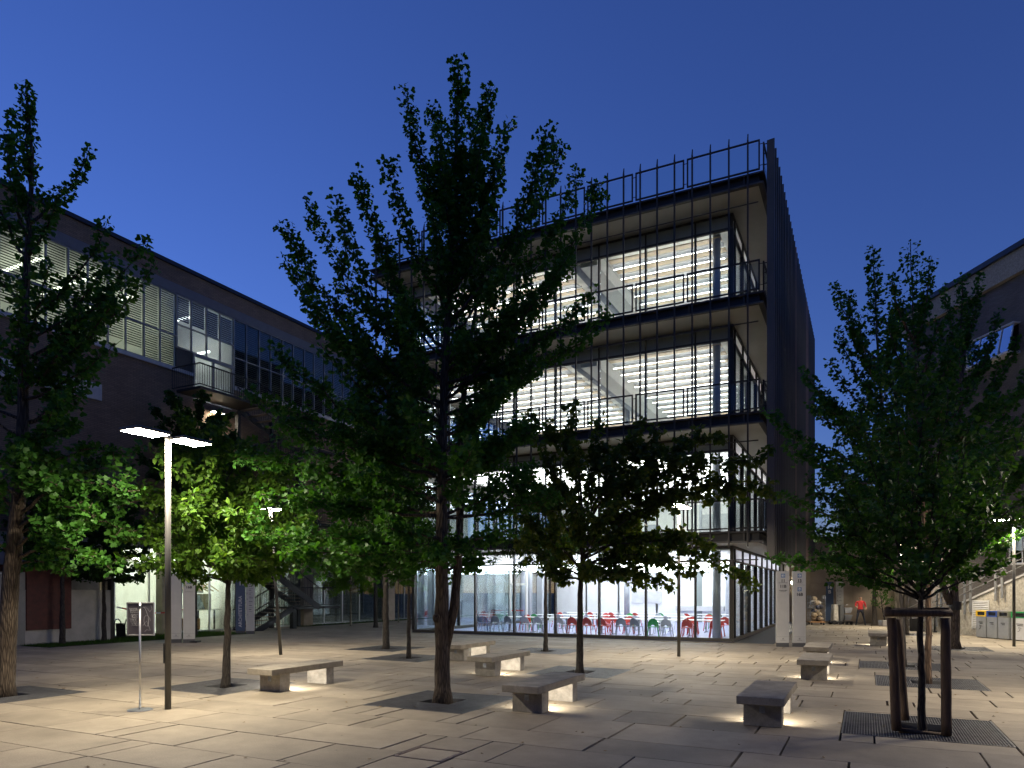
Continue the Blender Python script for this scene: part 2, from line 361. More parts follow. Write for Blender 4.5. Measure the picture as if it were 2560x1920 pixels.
def carve(r, bl):
    out = [r]
    for bx in bl:
        nxt = []
        for a0, a1, b0, b1 in out:
            if bx[1] <= a0 or bx[0] >= a1 or bx[3] <= b0 or bx[2] >= b1: nxt.append((a0, a1, b0, b1)); continue
            if a0 < bx[0]: nxt.append((a0, bx[0], b0, b1))
            if bx[1] < a1: nxt.append((bx[1], a1, b0, b1))
            m0, m1 = max(a0, bx[0]), min(a1, bx[1])
            if b0 < bx[2]: nxt.append((m0, m1, b0, bx[2]))
            if bx[3] < b1: nxt.append((m0, m1, bx[3], b1))
        out = nxt
    return out
slabs = []; q = -31.
while q < 24:
    w = rnd.choice([.62, .85, .85, 1.05, 1.25]); p = -27+rnd.uniform(0, 2)
    while p < 26:
        l = rnd.choice([.42, .9, 1.2, 1.5, 1.8, 2.2, 2.6]); slabs += carve((p, p+l, q, q+w), blocks); p += l
    q += w
seen = []
for s in slabs:
    if s[1]-s[0] < .05 or s[3]-s[2] < .05: continue
    c = pq((s[0]+s[1])/2, (s[2]+s[3])/2); Y = c.y
    if Y < -3: continue
    vis = Y > 7.2 and abs(c.x) < Y*.74+1.2
    if not vis and (Y < 2 or abs(c.x) > Y*.95+6): continue
    seen.append(((s[1]-s[0])*(s[3]-s[2])/max(Y, 1)**3 if vis else 0, s))
seen.sort(key=lambda e: -e[0])
plaza = put('plaza', MB().quad(pq(-60, -36, -.16), pq(45, -36, -.16), pq(45, 40, -.16), pq(-60, 40, -.16)).mesh('plaza', 'bed'), kind='structure')
rest = MB(); g = .009
for i, (a, s) in enumerate(seen):
    gx = rnd.uniform(.009, .02); gy = rnd.uniform(.005, .011); dz = rnd.uniform(-.003, .002)
    if i < 300:
        mb = MB(); cx, cy = (s[0]+s[1])/2, (s[2]+s[3])/2; hx, hy = (s[1]-s[0])/2-gx, (s[3]-s[2])/2-gy
        tl = [rnd.uniform(-.0015, .0015) for _ in range(4)]; e = .004
        mb.v = [(-hx, -hy, -.14), (hx, -hy, -.14), (hx, hy, -.14), (-hx, hy, -.14), (-hx, -hy, -e), (hx, -hy, -e), (hx, hy, -e), (-hx, hy, -e),
                (-hx+e, -hy+e, tl[0]), (hx-e, -hy+e, tl[1]), (hx-e, hy-e, tl[2]), (-hx+e, hy-e, tl[3])]
        mb.f = [(0, 1, 5, 4), (1, 2, 6, 5), (2, 3, 7, 6), (3, 0, 4, 7), (4, 5, 9, 8), (5, 6, 10, 9), (6, 7, 11, 10), (7, 4, 8, 11), (8, 9, 10, 11)]
        put('paving_slab', mb.mesh('paving_slab', 'paving'), plaza, loc=pq(cx, cy, dz), rz=TH)
    else:
        P = [pq(s[0]+gx, s[2]+gy), pq(s[1]-gx, s[2]+gy), pq(s[0]+gx, s[3]-gy), pq(s[1]-gx, s[3]-gy)]
        rest.hexa([(v.x, v.y, -.14) for v in P]+[(v.x, v.y, dz) for v in P])
rest.build('paving_slabs', 'paving', plaza, kind='stuff')
# manhole: slab-filled steel tray
mh = thing('manhole_cover', 'stone filled manhole cover with worn dark frame in the foreground paving', 'manhole', pq(*MAN), TH)
m = MB(); m.box(-.34, .34, -.28, -.262, -.12, .001).box(-.34, .34, .262, .28, -.12, .001).box(-.34, -.322, -.262, .262, -.12, .001).box(.322, .34, -.262, .262, -.12, .001); m.build('frame', 'pillar_brown', mh)
MB().box(-.30, .30, -.245, .245, -.12, -.003).build('cover', 'paving', mh, bevel=.008)
# grates
def grate_mesh():
    m = MB(); n = 58; st = 2*(GS-.02)/n; t = .005
    def segs(x):  # bar split round the hole
        if abs(x) < HOLE: return [(-GS+.02, -HOLE), (HOLE, GS-.02)]
        return [(-GS+.02, GS-.02)]
    for i in range(n+1):
        x = -GS+.02+i*st
        for a, b in segs(x): m.box(x-t, x+t, a, b, -.03, -.001)
        for a, b in segs(x): m.box(a, b, x-t*.8, x+t*.8, -.028, -.003)
    return m.mesh('bar_grid', 'grate_steel')
gm = grate_mesh(); fm = MB()
for a, b, c, d in ((-GS, GS, -GS, -GS+.02), (-GS, GS, GS-.02, GS), (-GS, -GS+.02, -GS+.02, GS-.02), (GS-.02, GS, -GS+.02, GS-.02)): fm.box(a, b, c, d, -.1, .002)
h = HOLE
for a, b, c, d in ((-h, h, -h-.008, -h+.008), (-h, h, h-.008, h+.008), (-h-.008, -h+.008, -h+.008, h-.008), (h-.008, h+.008, -h+.008, h-.008)): fm.box(a, b, c, d, -.09, .001)
fm = fm.mesh('frame', 'grate_steel'); sm = MB().quad((-GS+.02, -GS+.02, -.105), (GS-.02, -GS+.02, -.105), (GS-.02, GS-.02, -.105), (-GS+.02, GS-.02, -.105)).mesh('soil_bed', 'soil')
GL = {'t1': 'square steel tree grate round the tall forked tree in the middle', 't2': 'square steel tree grate cut by the left picture edge', 't3': 'square steel tree grate behind the double headed lamp post',
 't4': 'shiny steel tree grate just behind the nearest middle bench', 't5': 'steel tree grate round the thin trunk closest to the glass front', 't6': 'steel tree grate round the thin trunk left of the tall tree', 't7': 'farthest steel tree grate left of the tall tree, by the dark trunk',
 't11': 'large steel mesh tree grate under the wooden stakes', 't12': 'steel tree grate round the pale two stemmed trunk', 't13': 'steel tree grate round the flaky trunk just behind the stakes', 't14': 'steel tree grate round the thick forked trunk near the stucco wall', 't16': 'most distant steel tree grate, beyond the pale trunk on the right'}
for k, (a, b) in GR.items():
    t = thing('tree_grate', GL[k], 'tree grate', pq(a, b), TH, 'steel tree grates')
    put('bar_grid', gm, t, kind='stuff'); put('frame', fm, t); put('soil_bed', sm, t)
# grass strips
def grass(name, poly, n, label, seed, parent=None):
    r = random.Random(seed); b = MB(); base = MB(); base.f.append(tuple(range(len(poly)))); base.v = [(v.x, v.y, .0) for v in poly]
    o = base.build(name, 'soil', parent, kind='structure'); o['label'] = label
    a0, e1, e2 = poly[0], poly[1]-poly[0], poly[3]-poly[0]
    for i in range(n):
        c = a0+e1*r.random()+e2*r.random(); a = r.uniform(0, 6.28); hgt = r.uniform(.04, .10); w = .006
        k = len(b.v); dx, dy = math.cos(a), math.sin(a); lean = r.uniform(0, .05)
        b.v += [(c.x-dy*w, c.y+dx*w, .0), (c.x+dy*w, c.y-dx*w, .0), (c.x+dx*lean, c.y+dy*lean, hgt)]; b.f.append((k, k+1, k+2))
    b.build('grass_blades', 'grass', o, kind='stuff')
grass('lawn', [pq(-25, -13.5), pq(-21.2, -13.5), pq(-21.2, -3.95), pq(-25, -3.95)], 26000, 'dark green lawn strip before the white wall', 3)
grass('grass_verge', [pq(-24.6, 1.8), pq(-23.6, 1.8), pq(-23.6, 22), pq(-24.6, 22)], 9000, 'narrow grass verge along the dark ground floor glazing', 4)
# deck strip beside the glass building
dk = thing('side_deck', 'dark slatted deck strip under the overhang beside the glass building', 'deck', pq(0, 0), TH); dk['kind'] = 'structure'
for i in range(12): MB().box(.06+i*.122, .17+i*.122, -.1, 21, -.1, -.002).build('plank', 'pole_paint', dk)

# fallen leaves
fl = MB(); rf = random.Random(41)
for i in range(420):
    c = Vector((rf.uniform(-14, 15), rf.uniform(7.5, 30), .006)); a = rf.uniform(0, 6.28); sz = rf.uniform(.03, .07); n = len(fl.v)
    for (x, y, z) in ((0, 0, 0), (-.5, .5, .012), (-.3, .85, .006), (0, .75, .0), (.3, .85, .014), (.5, .5, .004)): fl.v.append((c.x+sz*(x*math.cos(a)-y*math.sin(a)), c.y+sz*(x*math.sin(a)+y*math.cos(a)), c.z+z*rf.uniform(.2, 1)))
    fl.f += [(n, n+1, n+2, n+3), (n, n+3, n+4, n+5)]
M('dry_leaf', (.16, .10, .03), .8, island=.5); put('fallen_leaves', fl.mesh('fallen_leaves', 'dry_leaf'), kind='stuff', label='small dry leaves scattered on the paving')
# ---------------------------------------------------------------- glass building
B = thing('glass_building', 'four storey glass building with balconies, hanging rods and lit interiors', 'building', C0, TH)
TOP = [4.2, 8.53, 12.85, 17.18]; FL = [0.0]+TOP[:3]; PL, PR, QF, QB = -16.3, 1.4, -1.7, 20.8
HEAD = [3.15]+[f+3.27 for f in FL[1:]]; SOF = [3.8-.03]+[t-.42 for t in TOP[1:]]
MUL = [0, -1.397, -3.417, -5.44, -7.46, -9.47, -11.48, -13.3, -14.9]
for i, t in enumerate(TOP):
    s = MB().box(PL+.18, PR-.18, QF+.18, QB, t-.36, t-.06).build('floor_slab', 'black_steel', B)
    m = MB().box(PL, PR, QF, QB, t-.06, t); m.build('top_plate', 'dark_steel', s)
    m = MB(); m.box(PL+.02, PR-.02, QF+.02, QF+.2, t-.42, t-.36).box(PR-.2, PR-.02, QF+.2, QB, t-.42, t-.36).box(PL+.02, PL+.2, QF+.2, QB, t-.42, t-.36); m.build('bottom_plate', 'frame_steel', s)
    sf = MB(); z0, z1 = t-.415, t-.375
    sf.box(PL+.2, PR-.2, QF+.2, .0, z0, z1).box(.06, PR-.2, .0, QB, z0, z1).box(PL+.2, -14.96, .0, QB, z0, z1); sf.build('soffit', 'cream', s)
    for k in range(9): # web stiffeners
        x = PL+1+k*2.0; MB().box(x-.03, x+.03, QF+.06, QF+.18, t-.36, t-.06).build('stiffener', 'dark_steel', s)
MB().box(-14.6, -.1, .1, QB-.1, -.06, .02).build('ground_floor', 'lavender_floor', B)
for i in range(4):
    f, hd, so = FL[i], HEAD[i], SOF[i]-.02; fr = MB()
    fz = f+.02
    fr.box(-14.96, .06, -.06, .06, fz, fz+.13).box(-14.96, .06, -.06, .06, hd, hd+.09).box(-14.96, .06, -.06, .06, so-.07, so)
    fr.build('facade_rail', 'frame_steel', B)
    ml = MUL if i == 0 else MUL
    for j, p in enumerate(ml):
        if i == 0 and j == 7: continue
        w = .07 if j in (0, len(ml)-1) else .035
        MB().box(p-w, p+w, -.09, .09, fz+.13, hd).box(p-w*.8, p+w*.8, -.07, .07, hd+.09, so-.07).build('mullion', 'dark_steel', B)
    pm = ml if i else [m for j, m in enumerate(ml) if j != 7]
    for a, b in zip(pm[:-1], pm[1:]):
        MB().box(b+.04, a-.04, -.012, .012, fz+.13, hd).build('window_pane', 'glass', B)
        MB().box(b+.03, a-.03, -.02, .02, hd+.09, so-.07).build('clerestory_panel', 'grey_panel' if i else 'glass', B)
    # side facade
    qs = [.0]+[.5+2.05*k for k in range(10)]
    fr = MB().box(-.06, .06, .06, QB, fz, fz+.13).box(-.06, .06, .06, QB, hd, hd+.07).box(-.06, .06, .06, QB, so-.07, so); fr.build('facade_rail', 'frame_steel', B)
    for q in qs[1:]: MB().box(-.08, .08, q-.035, q+.035, fz+.13, so-.07).build('mullion', 'dark_steel', B)
    for k, (a, b) in enumerate(zip(qs[:-1], qs[1:])):
        dark = k == 3
        MB().box(-.012, .012, a+.035, b-.035, fz+.13, hd).build('window_pane', 'glass', B)
        MB().quad((0, a+.035, hd+.07), (0, b-.035, hd+.07), (0, b-.035, so-.07), (0, a+.035, so-.07)).build('clerestory_panel', 'curtain', B)
        if k: MB().quad((-.2, a+.05, fz+.02), (-.2, b-.05, fz+.02), (-.2, b-.05, hd+.02), (-.2, a+.05, hd+.02)).build('roller_blind', 'grey_panel' if dark else 'curtain', B)
    # left facade
    fr = MB().box(-14.96, -14.84, .1, QB, fz, fz+.13).box(-14.96, -14.84, .1, QB, hd, so); fr.build('facade_rail', 'frame_steel', B)
    for k in range(11):
        q = .1+k*2.05; MB().box(-14.98, -14.82, q-.03, q+.03, fz+.13, hd).build('mullion', 'dark_steel', B)
        if k < 10: MB().box(-14.91, -14.89, q+.03, q+2.02, fz+.13, hd).build('window_pane', 'glass', B)
    MB().box(-14.9, 0, QB-.1, QB, fz, so).build('back_wall', 'white', B)
    ce = SOF[i]-.1
    MB().box(-14.8, -.1, .12, QB-.1, ce-.03, ce).build('ceiling', 'ceiling', B)
    if i: MB().box(-14.8, -.1, .12, QB-.1, f, f+.02).build('interior_floor', 'grey_floor', B)
    for (x, y) in ((-.75, .95), (-13.6, .95), (-7.2, 9.5), (-13.6, 9.5)):
        MB().tube([(x, y, fz), (x, y, ce)], .16, 20).build('column', 'steel_grey', B, smooth=True)
    if i:
        for x in (-6.4, ):
            MB().box(x, x+.75, .3, 16.4, ce-.62, ce-.03).build('beam', 'white', B)
            MB().tube([(x-.35, .4, ce-.35), (x-.35, 16, ce-.35)], .17, 12).build('air_duct', 'steel_grey', B, smooth=True)
            for yy in (2.5, 5, 7.5, 10): MB().tube([(x-.35, yy, ce-.55), (x-.35, yy, ce-.28)], [.15, .1], 12).build('diffuser', 'steel_grey', B)
        for a, b in ((-5.3, -.55), (-14.2, -7.3)):
            q = .75; k = 0
            while q < 15.5:
                if i == 1:
                    MB().box(a+.1, b-.1, q, q+.05, ce-.24, ce-.21).build('light_strip', 'strip', B); q += .75; continue
                MB().box(a, b, q, q+.34, ce-.36, ce-.32).build('wood_baffle', 'wood', B)
                MB().box(a+.1, b-.1, q+.41, q+.44, ce-.60, ce-.57).build('light_strip', 'strip', B)
                MB().box(a+.1, b-.1, q+.41, q+.45, ce-.30, ce-.27).build('fill_uplight', 'cove', B)  # glowing strip added above the baffles to brighten the ceiling
                MB().box(a, b, q+.52, q+.86, ce-.36, ce-.32).build('acoustic_baffle', 'grey_baffle', B)
                if k % 2:
                    q2 = q+.98; MB().box(a, b, q2-.03, q2+.03, ce-.30, ce-.25).build('conduit', 'chrome', B)
                    n = int((b-a)/.95)
                    for j in range(n): x = a+.5+j*.95; MB().tube([(x, q2, ce-.44), (x, q2, ce-.2)], .06, 8).build('spotlight', 'cream', B)
                q += 1.05; k += 1
        MB().box(-14.6, -.2, 16.5, 16.7, f, ce).build('partition_wall', 'white', B)
        for x, w, h_ in ((-13.2, .95, 2.1), (-10.6, 1.6, 2.4), (-8.2, .95, 2.1), (-4.6, 2.2, 2.6), (-1.6, .95, 2.1)):
            MB().box(x, x+w, 16.42, 16.49, f+.02, f+h_).build('wall_door' if w < 1 else 'wall_cupboard', 'steel_grey' if w < 1 else 'grey_baffle', B)
        for x in (-12.4, -9.8, -4.2, -2.2): MB().box(x, x+.14, 14.2, 14.34, f+.02, ce-.5).build('service_post', 'steel_grey', B)
# ground floor interior
for k in range(13):
    q = .9+k*1.25
    MB().box(-14.2, -.6, q, q+.08, 3.22, 3.29).build('light_strip', 'strip_cool', B)
ww = MB()
for k, (a, b) in enumerate(((-14.6, -12.5), (-12.35, -10.2), (-10.05, -7.6), (-7.45, -5.1), (-4.6, -2.6), (-2.45, -.3))):
    MB().box(a, b, 17.0, 17.2, .02, 3.6).build('wall_panel', 'white', B)
MB().box(-5.1, -4.6, 17.1, 17.2, .02, 3.6).build('wall_recess', 'grey_panel', B)
MB().box(-9.2, -7.2, 16.9, 16.98, 1.2, 2.0).build('notice_rail', 'bin_white', B)
MB().box(-6.2, -3.2, 16.6, 16.99, .75, 1.05).build('wall_cabinet', 'bin_white', B)
for x in (-11.9, -11.2): MB().box(x, x+.3, 6.2, 6.5, .02, 3.6).build('pillar', 'steel_grey', B)
MB().box(-14.8, -11.6, 3.6, 3.64, .02, 3.2).build('glass_partition', 'glass', B)
MB().box(-11.62, -11.54, .2, 3.6, .02, 3.2).build('glass_partition', 'glass', B)
d = MB().box(-11.5, -11.42, 3.5, 3.62, .02, 3.2).box(-10.6, -10.52, 3.5, 3.62, .02, 3.2).box(-11.42, -10.6, 3.5, 3.62, 2.3, 2.4).build('door_frame', 'white', B)
MB().box(-11.4, -10.62, 3.54, 3.58, .05, 2.3).build('door_leaf', 'glass', d)
MB().box(-11.35, -10.7, 3.46, 3.5, 1.0, 1.05).build('push_bar', 'chair_red', d)
MB().box(-2.9, -2.55, 15.5, 15.6, .02, 3.6).build('pillar', 'steel_grey', B)
# rods, railings, tie bars
for k in range(26):
    p = .86-k*.6667
    if p < PL: break
    m = MB(); m.box(p-.026, p+.026, QF-.13, QF-.05, 3.62, 18.35); n = len(m.v)
    m.v += [(p-.02, QF-.13, 18.35), (p+.02, QF-.13, 18.35), (p-.02, QF-.05, 18.35), (p+.02, QF-.05, 18.35), (p-.02, QF-.05, 18.6), (p+.02, QF-.05, 18.6)]
    m.f += [(n, n+1, n+5, n+4), (n+2, n+4, n+5, n+3), (n, n+4, n+2), (n+1, n+3, n+5)]
    for t in TOP: m.box(p-.015, p+.015, QF-.05, QF+.03, t-.3, t-.26).box(p-.015, p+.015, QF-.05, QF+.07, t+1.1, t+1.13)
    m.build('hanging_rod', 'dark_steel', B)
def rail_panel(a, b, z, along_q=False, P=None):
    t = .026; z0, z1 = z+.08, z+1.17; m = MB()
    if not along_q:
        y = QF+.05; m.box(a, b, y-t, y+t, z0, z0+2*t).box(a, b, y-t, y+t, z1-2*t, z1).box(a, a+2*t, y-t, y+t, z0+2*t, z1-2*t).box(b-2*t, b, y-t, y+t, z0+2*t, z1-2*t)
        o = m.build('railing_panel', 'dark_steel', B); MB().box(a+2*t, b-2*t, y-.005, y+.005, z0+2*t, z1-2*t-.08).build('glass_infill', 'glass_rail', o)
        for zl in (z0+.14, z1-.18): MB().box(b, b+.1, y-.008, y+.008, zl, zl+.02).build('link', 'dark_steel', o)
    else:
        m.box(P-t, P+t, a, b, z0, z0+2*t).box(P-t, P+t, a, b, z1-2*t, z1).box(P-t, P+t, a, a+2*t, z0+2*t, z1-2*t).box(P-t, P+t, b-2*t, b, z0+2*t, z1-2*t)
        o = m.build('railing_panel', 'dark_steel', B); MB().box(P-.005, P+.005, a+2*t, b-2*t, z0+2*t, z1-2*t-.08).build('glass_infill', 'glass_rail', o)
for t in TOP:
    rail_panel(PR-2.77, PR-.14, t); p = PR-2.87
    while p-1.9 > PL-.3: rail_panel(p-1.9, p, t); p -= 2.0
    for k in range(4): rail_panel(QF+.25+k*2.4, QF+2.55+k*2.4, t, True, PR-.04)
    m = MB()
    for zz in (.35, .75, 1.1): m.box(PR-.04, PR+.2, QF+.3, QF+.33, t+zz, t+zz+.025)
    m.build('screen_bracket', 'dark_steel', B)
    MB().tube([(PL+.3, QF+.1, t-1.05), (PR-.2, QF+.1, t-1.05)], .022, 6).build('tie_bar', 'frame_steel', B)
# side screen of upright blades
bmsh = {}
for c in ('screen', 'screen_warm_lit'): bmsh[c] = MB().obox((0, 0, 0), .26, .05, 14.96, R(-8)).mesh('screen_blade', c)
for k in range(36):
    o = put('screen_blade', bmsh['screen_warm_lit' if k in (14, 24, 25, 26) else 'screen'], B, loc=(PR+.24, QF-.02+k*.64, 3.24+7.48))
for zl in (3.3, 17.9): MB().box(PR+.02, PR+.06, QF, QB, zl, zl+.1).build('screen_rail', 'dark_steel', B)
MB().box(-14, -9, 6, 12, 17.18, 19.2).build('plant_room', 'dark_steel', B)

# ---------------------------------------------------------------- tables and chairs behind the ground floor glass
def chair_proto(mat):
    t = thing('chair', 'x', 'chair')
    m = MB(); n = 7  # arched back shell with an open lower slot
    pts = []
    for i in range(n+1):
        a = math.pi*i/n; pts.append((-.235*math.cos(a), .46+.36*math.sin(a)**.8))
    v = []
    for y in (0., .025):
        for (x, z) in pts: v.append((x, -.21-.10*(z-.45)/.4+.07*(abs(x)/.235)**2+y, z))
        for (x, z) in pts: v.append((x*.36, -.21+y, .475+(z-.46)*.16))
    m.v = v; k = n+1
    for i in range(n): m.f += [(i, i+1, k+i+1, k+i), (2*k+i, 3*k+i, 3*k+i+1, 2*k+i+1), (i, 2*k+i, 2*k+i+1, i+1), (k+i, k+i+1, 3*k+i+1, 3*k+i)]
    m.build('backrest', mat, t, smooth=False)
    MB().box(-.23, .23, -.22, .23, .43, .46).build('seat', mat, t, bevel=.02)
    for sx in (-1, 1):
        for sy in (-1, 1): MB().bar((sx*.19, sy*.19, .43), (sx*.25, sy*.25, .0), .028).build('leg', mat, t)
    return t
protos = {c: chair_proto(c) for c in ('chair_red', 'chair_green', 'chair_grey', 'chair_light', 'chair_blue')}; used = {c: False for c in protos}
CN = {'chair_red': 'red', 'chair_green': 'green', 'chair_grey': 'dark grey', 'chair_light': 'pale grey', 'chair_blue': 'blue'}
def chair(c, p, q, rz, label):
    loc = pq(p, q, .02); g = 'chairs in the ground floor study room'
    if not used[c]:
        o = protos[c]; used[c] = True; o.location = loc; o.rotation_euler = (0, 0, TH+rz); o['label'] = label; o['group'] = g; return o
    return dup(protos[c], loc, TH+rz, label, g)
rr = random.Random(8)
row1 = [('chair_blue', -11.3), ('chair_grey', -10.6), ('chair_grey', -9.85), ('chair_light', -9.0), ('chair_light', -8.3), ('chair_light', -7.2), ('chair_red', -6.55), ('chair_red', -5.75), ('chair_red', -5.05), ('chair_grey', -4.2), ('chair_grey', -3.5), ('chair_green', -2.72), ('chair_light', -2.1), ('chair_red', -1.2), ('chair_red', .0)]
row1 = [(c, p*.97-.9) for c, p in row1]
for i, (c, p) in enumerate(row1): chair(c, p, 1.55+rr.uniform(-.06, .1), rr.uniform(-.25, .25), f'{CN[c]} plastic chair, {ORD[i]} from the left in the front row behind the glass')
cc = ['chair_red', 'chair_light', 'chair_red', 'chair_light', 'chair_red', 'chair_green', 'chair_light', 'chair_red', 'chair_grey', 'chair_red', 'chair_red', 'chair_light', 'chair_red', 'chair_green']
for r_, (q, nm) in enumerate(((3.3, 'second'), (4.7, 'third'), (7.6, 'fourth'), (9.0, 'fifth'))):
    for i in range(8):
        c = cc[(i*3+r_*5) % len(cc)]; chair(c, -10.5+i*1.35+rr.uniform(-.12, .12), q, (math.pi if r_ % 2 == 0 else 0)+rr.uniform(-.2, .2), f'{CN[c]} plastic chair, {ORD[i]} from the left in the {nm} row back from the glass')
def table_proto():
    t = thing('table', 'x', 'table'); MB().box(-.82, .82, -.4, .4, .72, .745).build('tabletop', 'table_top', t)
    for sx in (-.62, .62):
        MB().box(sx-.03, sx+.03, -.03, .03, .04, .72).build('leg', 'chrome', t); MB().box(sx-.03, sx+.03, -.32, .32, 0, .04).build('foot', 'chrome', t)
    return t
tp = table_proto(); first = True
for r_, (q, nm) in enumerate(((2.42, 'front'), (6.0, 'middle'), (10.0, 'back'))):
    for i in range(6):
        lab = f'white study table, {ORD[i]} from the left in the {nm} row behind the glass'; loc = pq(-10.3+i*1.75, q, .02)
        if first: tp.location = loc; tp.rotation_euler = (0, 0, TH); tp['label'] = lab; tp['group'] = 'tables in the ground floor study room'; first = False
        else: dup(tp, loc, TH, lab, 'tables in the ground floor study room')
translucent('blind_glow', (.75, .8, .82), .6)
# ---------------------------------------------------------------- left building (parallel to the side facade)
PW = -24.65; LB = thing('brick_building', 'long brown brick building on the left with a row of blind covered windows', 'building', C0, TH)
Q0, Q1 = -26., 22.
MB().box(PW-5.5, PW, Q0, Q1, 4.3, 11.38).build('lower_wall', 'brick_left', LB)
MB().box(PW-5.5, PW, Q0, -4.66, 11.38, 12.45).build('lower_wall', 'brick_left', LB); MB().box(PW-5.5, PW, -2.2, Q1, 11.38, 12.45).build('lower_wall', 'brick_left', LB)
MB().box(PW-5.5, PW, Q0, Q1, 16.62, 17.42).build('upper_wall', 'brick_left', LB)
MB().box(PW-5.6, PW+.10, Q0, Q1, 17.42, 17.60).build('roof_edge', 'roof_edge', LB)
MB().box(PW-.1, PW+.03, Q0, Q1, 16.17, 16.62).build('fascia_band', 'fascia', LB)
MB().box(PW-.3, PW+.09, Q0, -4.66, 12.45, 12.62).build('sill_band', 'sill', LB); MB().box(PW-.3, PW+.09, -2.2, Q1, 12.45, 12.62).build('sill_band', 'sill', LB)
MB().box(PW-.3, PW+.07, Q0, -9.3, 10.15, 10.85).build('fascia_band', 'sill', LB)
MB().box(PW-5.5, PW-.1, Q0, Q1, 16.2, 16.6).build('ceiling', 'ceiling', LB)
MB().box(PW-5.5, PW-.15, Q0, -5.6, 12.46, 12.52).build('interior_floor', 'grey_floor', LB); MB().box(PW-5.5, PW-.15, -2.1, Q1, 12.46, 12.52).build('interior_floor', 'grey_floor', LB)
MB().box(PW-5.6, PW-5.45, Q0, Q1, 12.5, 16.6).build('back_wall', 'white', LB)
for q in (-5.58, -2.14): MB().box(PW-5.4, PW-.1, q-.06, q+.06, 11.4, 16.2).build('partition', 'white', LB)
for q in (-6.9, -9.0, -11.1, -13.2, -15.3): MB().box(PW-4.8, PW-1., q-.06, q+.06, 15.75, 15.82).build('light_strip', 'strip_green', LB)
MB().box(PW-3.2, PW-.8, -4.3, -4.2, 15.6, 15.68).build('light_strip', 'strip_cold', LB); MB().box(PW-3.4, PW-.9, -3.0, -2.9, 14.3, 14.38).build('light_strip', 'strip_cold', LB)
rr = random.Random(3)
ql = [-2.27-3.31-1.71*k for k in range(9, 0, -1)]+[-5.58+1.712*k for k in range(15)]
def slats(a, b, z0, z1, mat, parent, x=PW-.16, pitch=.105, tilt=.55):
    m = MB(); z = z0
    w = .085
    while z < z1:
        dx, dz = w/2*math.cos(tilt), w/2*math.sin(tilt)
        m.hexa([(x-dx, a, z-dz-.004), (x+dx, a, z+dz-.004), (x-dx, b, z-dz-.004), (x+dx, b, z+dz-.004), (x-dx, a, z-dz), (x+dx, a, z+dz), (x-dx, b, z-dz), (x+dx, b, z+dz)]); z += pitch
    return m.build('blind', mat, parent)
for k, (a, b) in enumerate(zip(ql[:-1], ql[1:])):
    lit = b < -5.4; mid = (a+b)/2; z0, z1, zt = 12.62, 16.17, 14.15
    if -5.7 < a < -3: z0, zt = 13.62, 14.75
    m = MB().box(PW-.1, PW, a, a+.06, z0, z1).box(PW-.09, PW-.01, mid-.03, mid+.03, z0+.06, z1-.06).box(PW-.1, PW, a+.06, b, z0, z0+.06).box(PW-.1, PW, a+.06, b, z1-.06, z1).box(PW-.09, PW-.01, a+.06, mid-.03, zt-.03, zt+.03).box(PW-.09, PW-.01, mid+.03, b, zt-.03, zt+.03)
    w = m.build('window', 'louvre_grey' if k % 1 == 0 else 'frame_steel', LB)
    for x0, x1 in ((a+.06, mid-.03), (mid+.03, b)):
        MB().box(PW-.06, PW-.05, x0, x1, z0+.06, zt-.03).build('pane', 'glass_left', w); MB().box(PW-.06, PW-.05, x0, x1, zt+.03, z1-.06).build('pane', 'glass_left', w)
    zz = z0+.08
    if a > -5.7 and b < -2: zz = 14.85 + (.2 if a < -4 else 0)
    elif lit: zz = z0+.08+rr.choice([0, 0, .5])
    slats(a+.07, mid-.04, zz, z1-.06, 'blind_slat', w, tilt=.12 if lit else .9); slats(mid+.04, b-.01, zz if not lit else z0+.08+rr.choice([0, .4]), z1-.06, 'blind_slat', w, tilt=.12 if lit else .9)
# balcony door glowing white
d = MB().box(PW-.08, PW+.03, -4.66, -4.56, 11.42, 13.6).box(PW-.08, PW+.03, -3.5, -3.4, 11.42, 13.6).box(PW-.08, PW+.03, -2.3, -2.2, 11.42, 13.6).box(PW-.08, PW+.03, -4.56, -3.5, 13.5, 13.6).box(PW-.08, PW+.03, -3.4, -2.3, 13.5, 13.6).build('door', 'louvre_grey', LB)
MB().box(PW-.04, PW-.03, -4.56, -3.5, 11.42, 13.5).build('pane', 'glass_left', d); MB().box(PW-.04, PW-.03, -3.4, -2.3, 11.42, 13.5).build('pane', 'glass_left', d)
MB().box(PW-.12, PW-.05, -5.58, -4.66, 12.62, 13.62).build('infill_panel', 'dark_steel', LB)
# ground floor: lit shop, glazing with blinds, pillars, loading bay
MB().box(PW-6, PW, Q0, Q1, -.1, .0).build('shop_floor', 'grey_floor', LB)
MB().box(PW-6, PW-.0, -9.2, Q1, 4.0, 4.3).build('shop_ceiling', 'white', LB)
MB().box(PW-5.2, PW-5.0, -9.2, Q1, 0, 4.0).build('shop_back_wall', 'white', LB)
for q in (-9.25, -1.9, 2.0): MB().box(PW-5, PW-.1, q-.06, q+.06, 0, 4.0).build('partition', 'white', LB)
for q in (-8.0, -6.2, -4.4, -2.9): MB().box(PW-4.4, PW-.6, q-.05, q+.05, 3.55, 3.62).build('light_strip', 'strip_shop', LB)
MB().box(PW-2.6, PW-2.5, -1.2, 1.6, 3.5, 3.57).build('light_strip', 'strip_shop', LB); MB().box(PW-.75, PW-.65, -1.6, 1.8, 3.6, 3.67).build('light_strip', 'strip_shop', LB)
MB().box(PW-2.6, PW-2.55, 3, 12, 3.5, 3.56).build('light_strip', 'strip_cold', LB)
q = -8.7
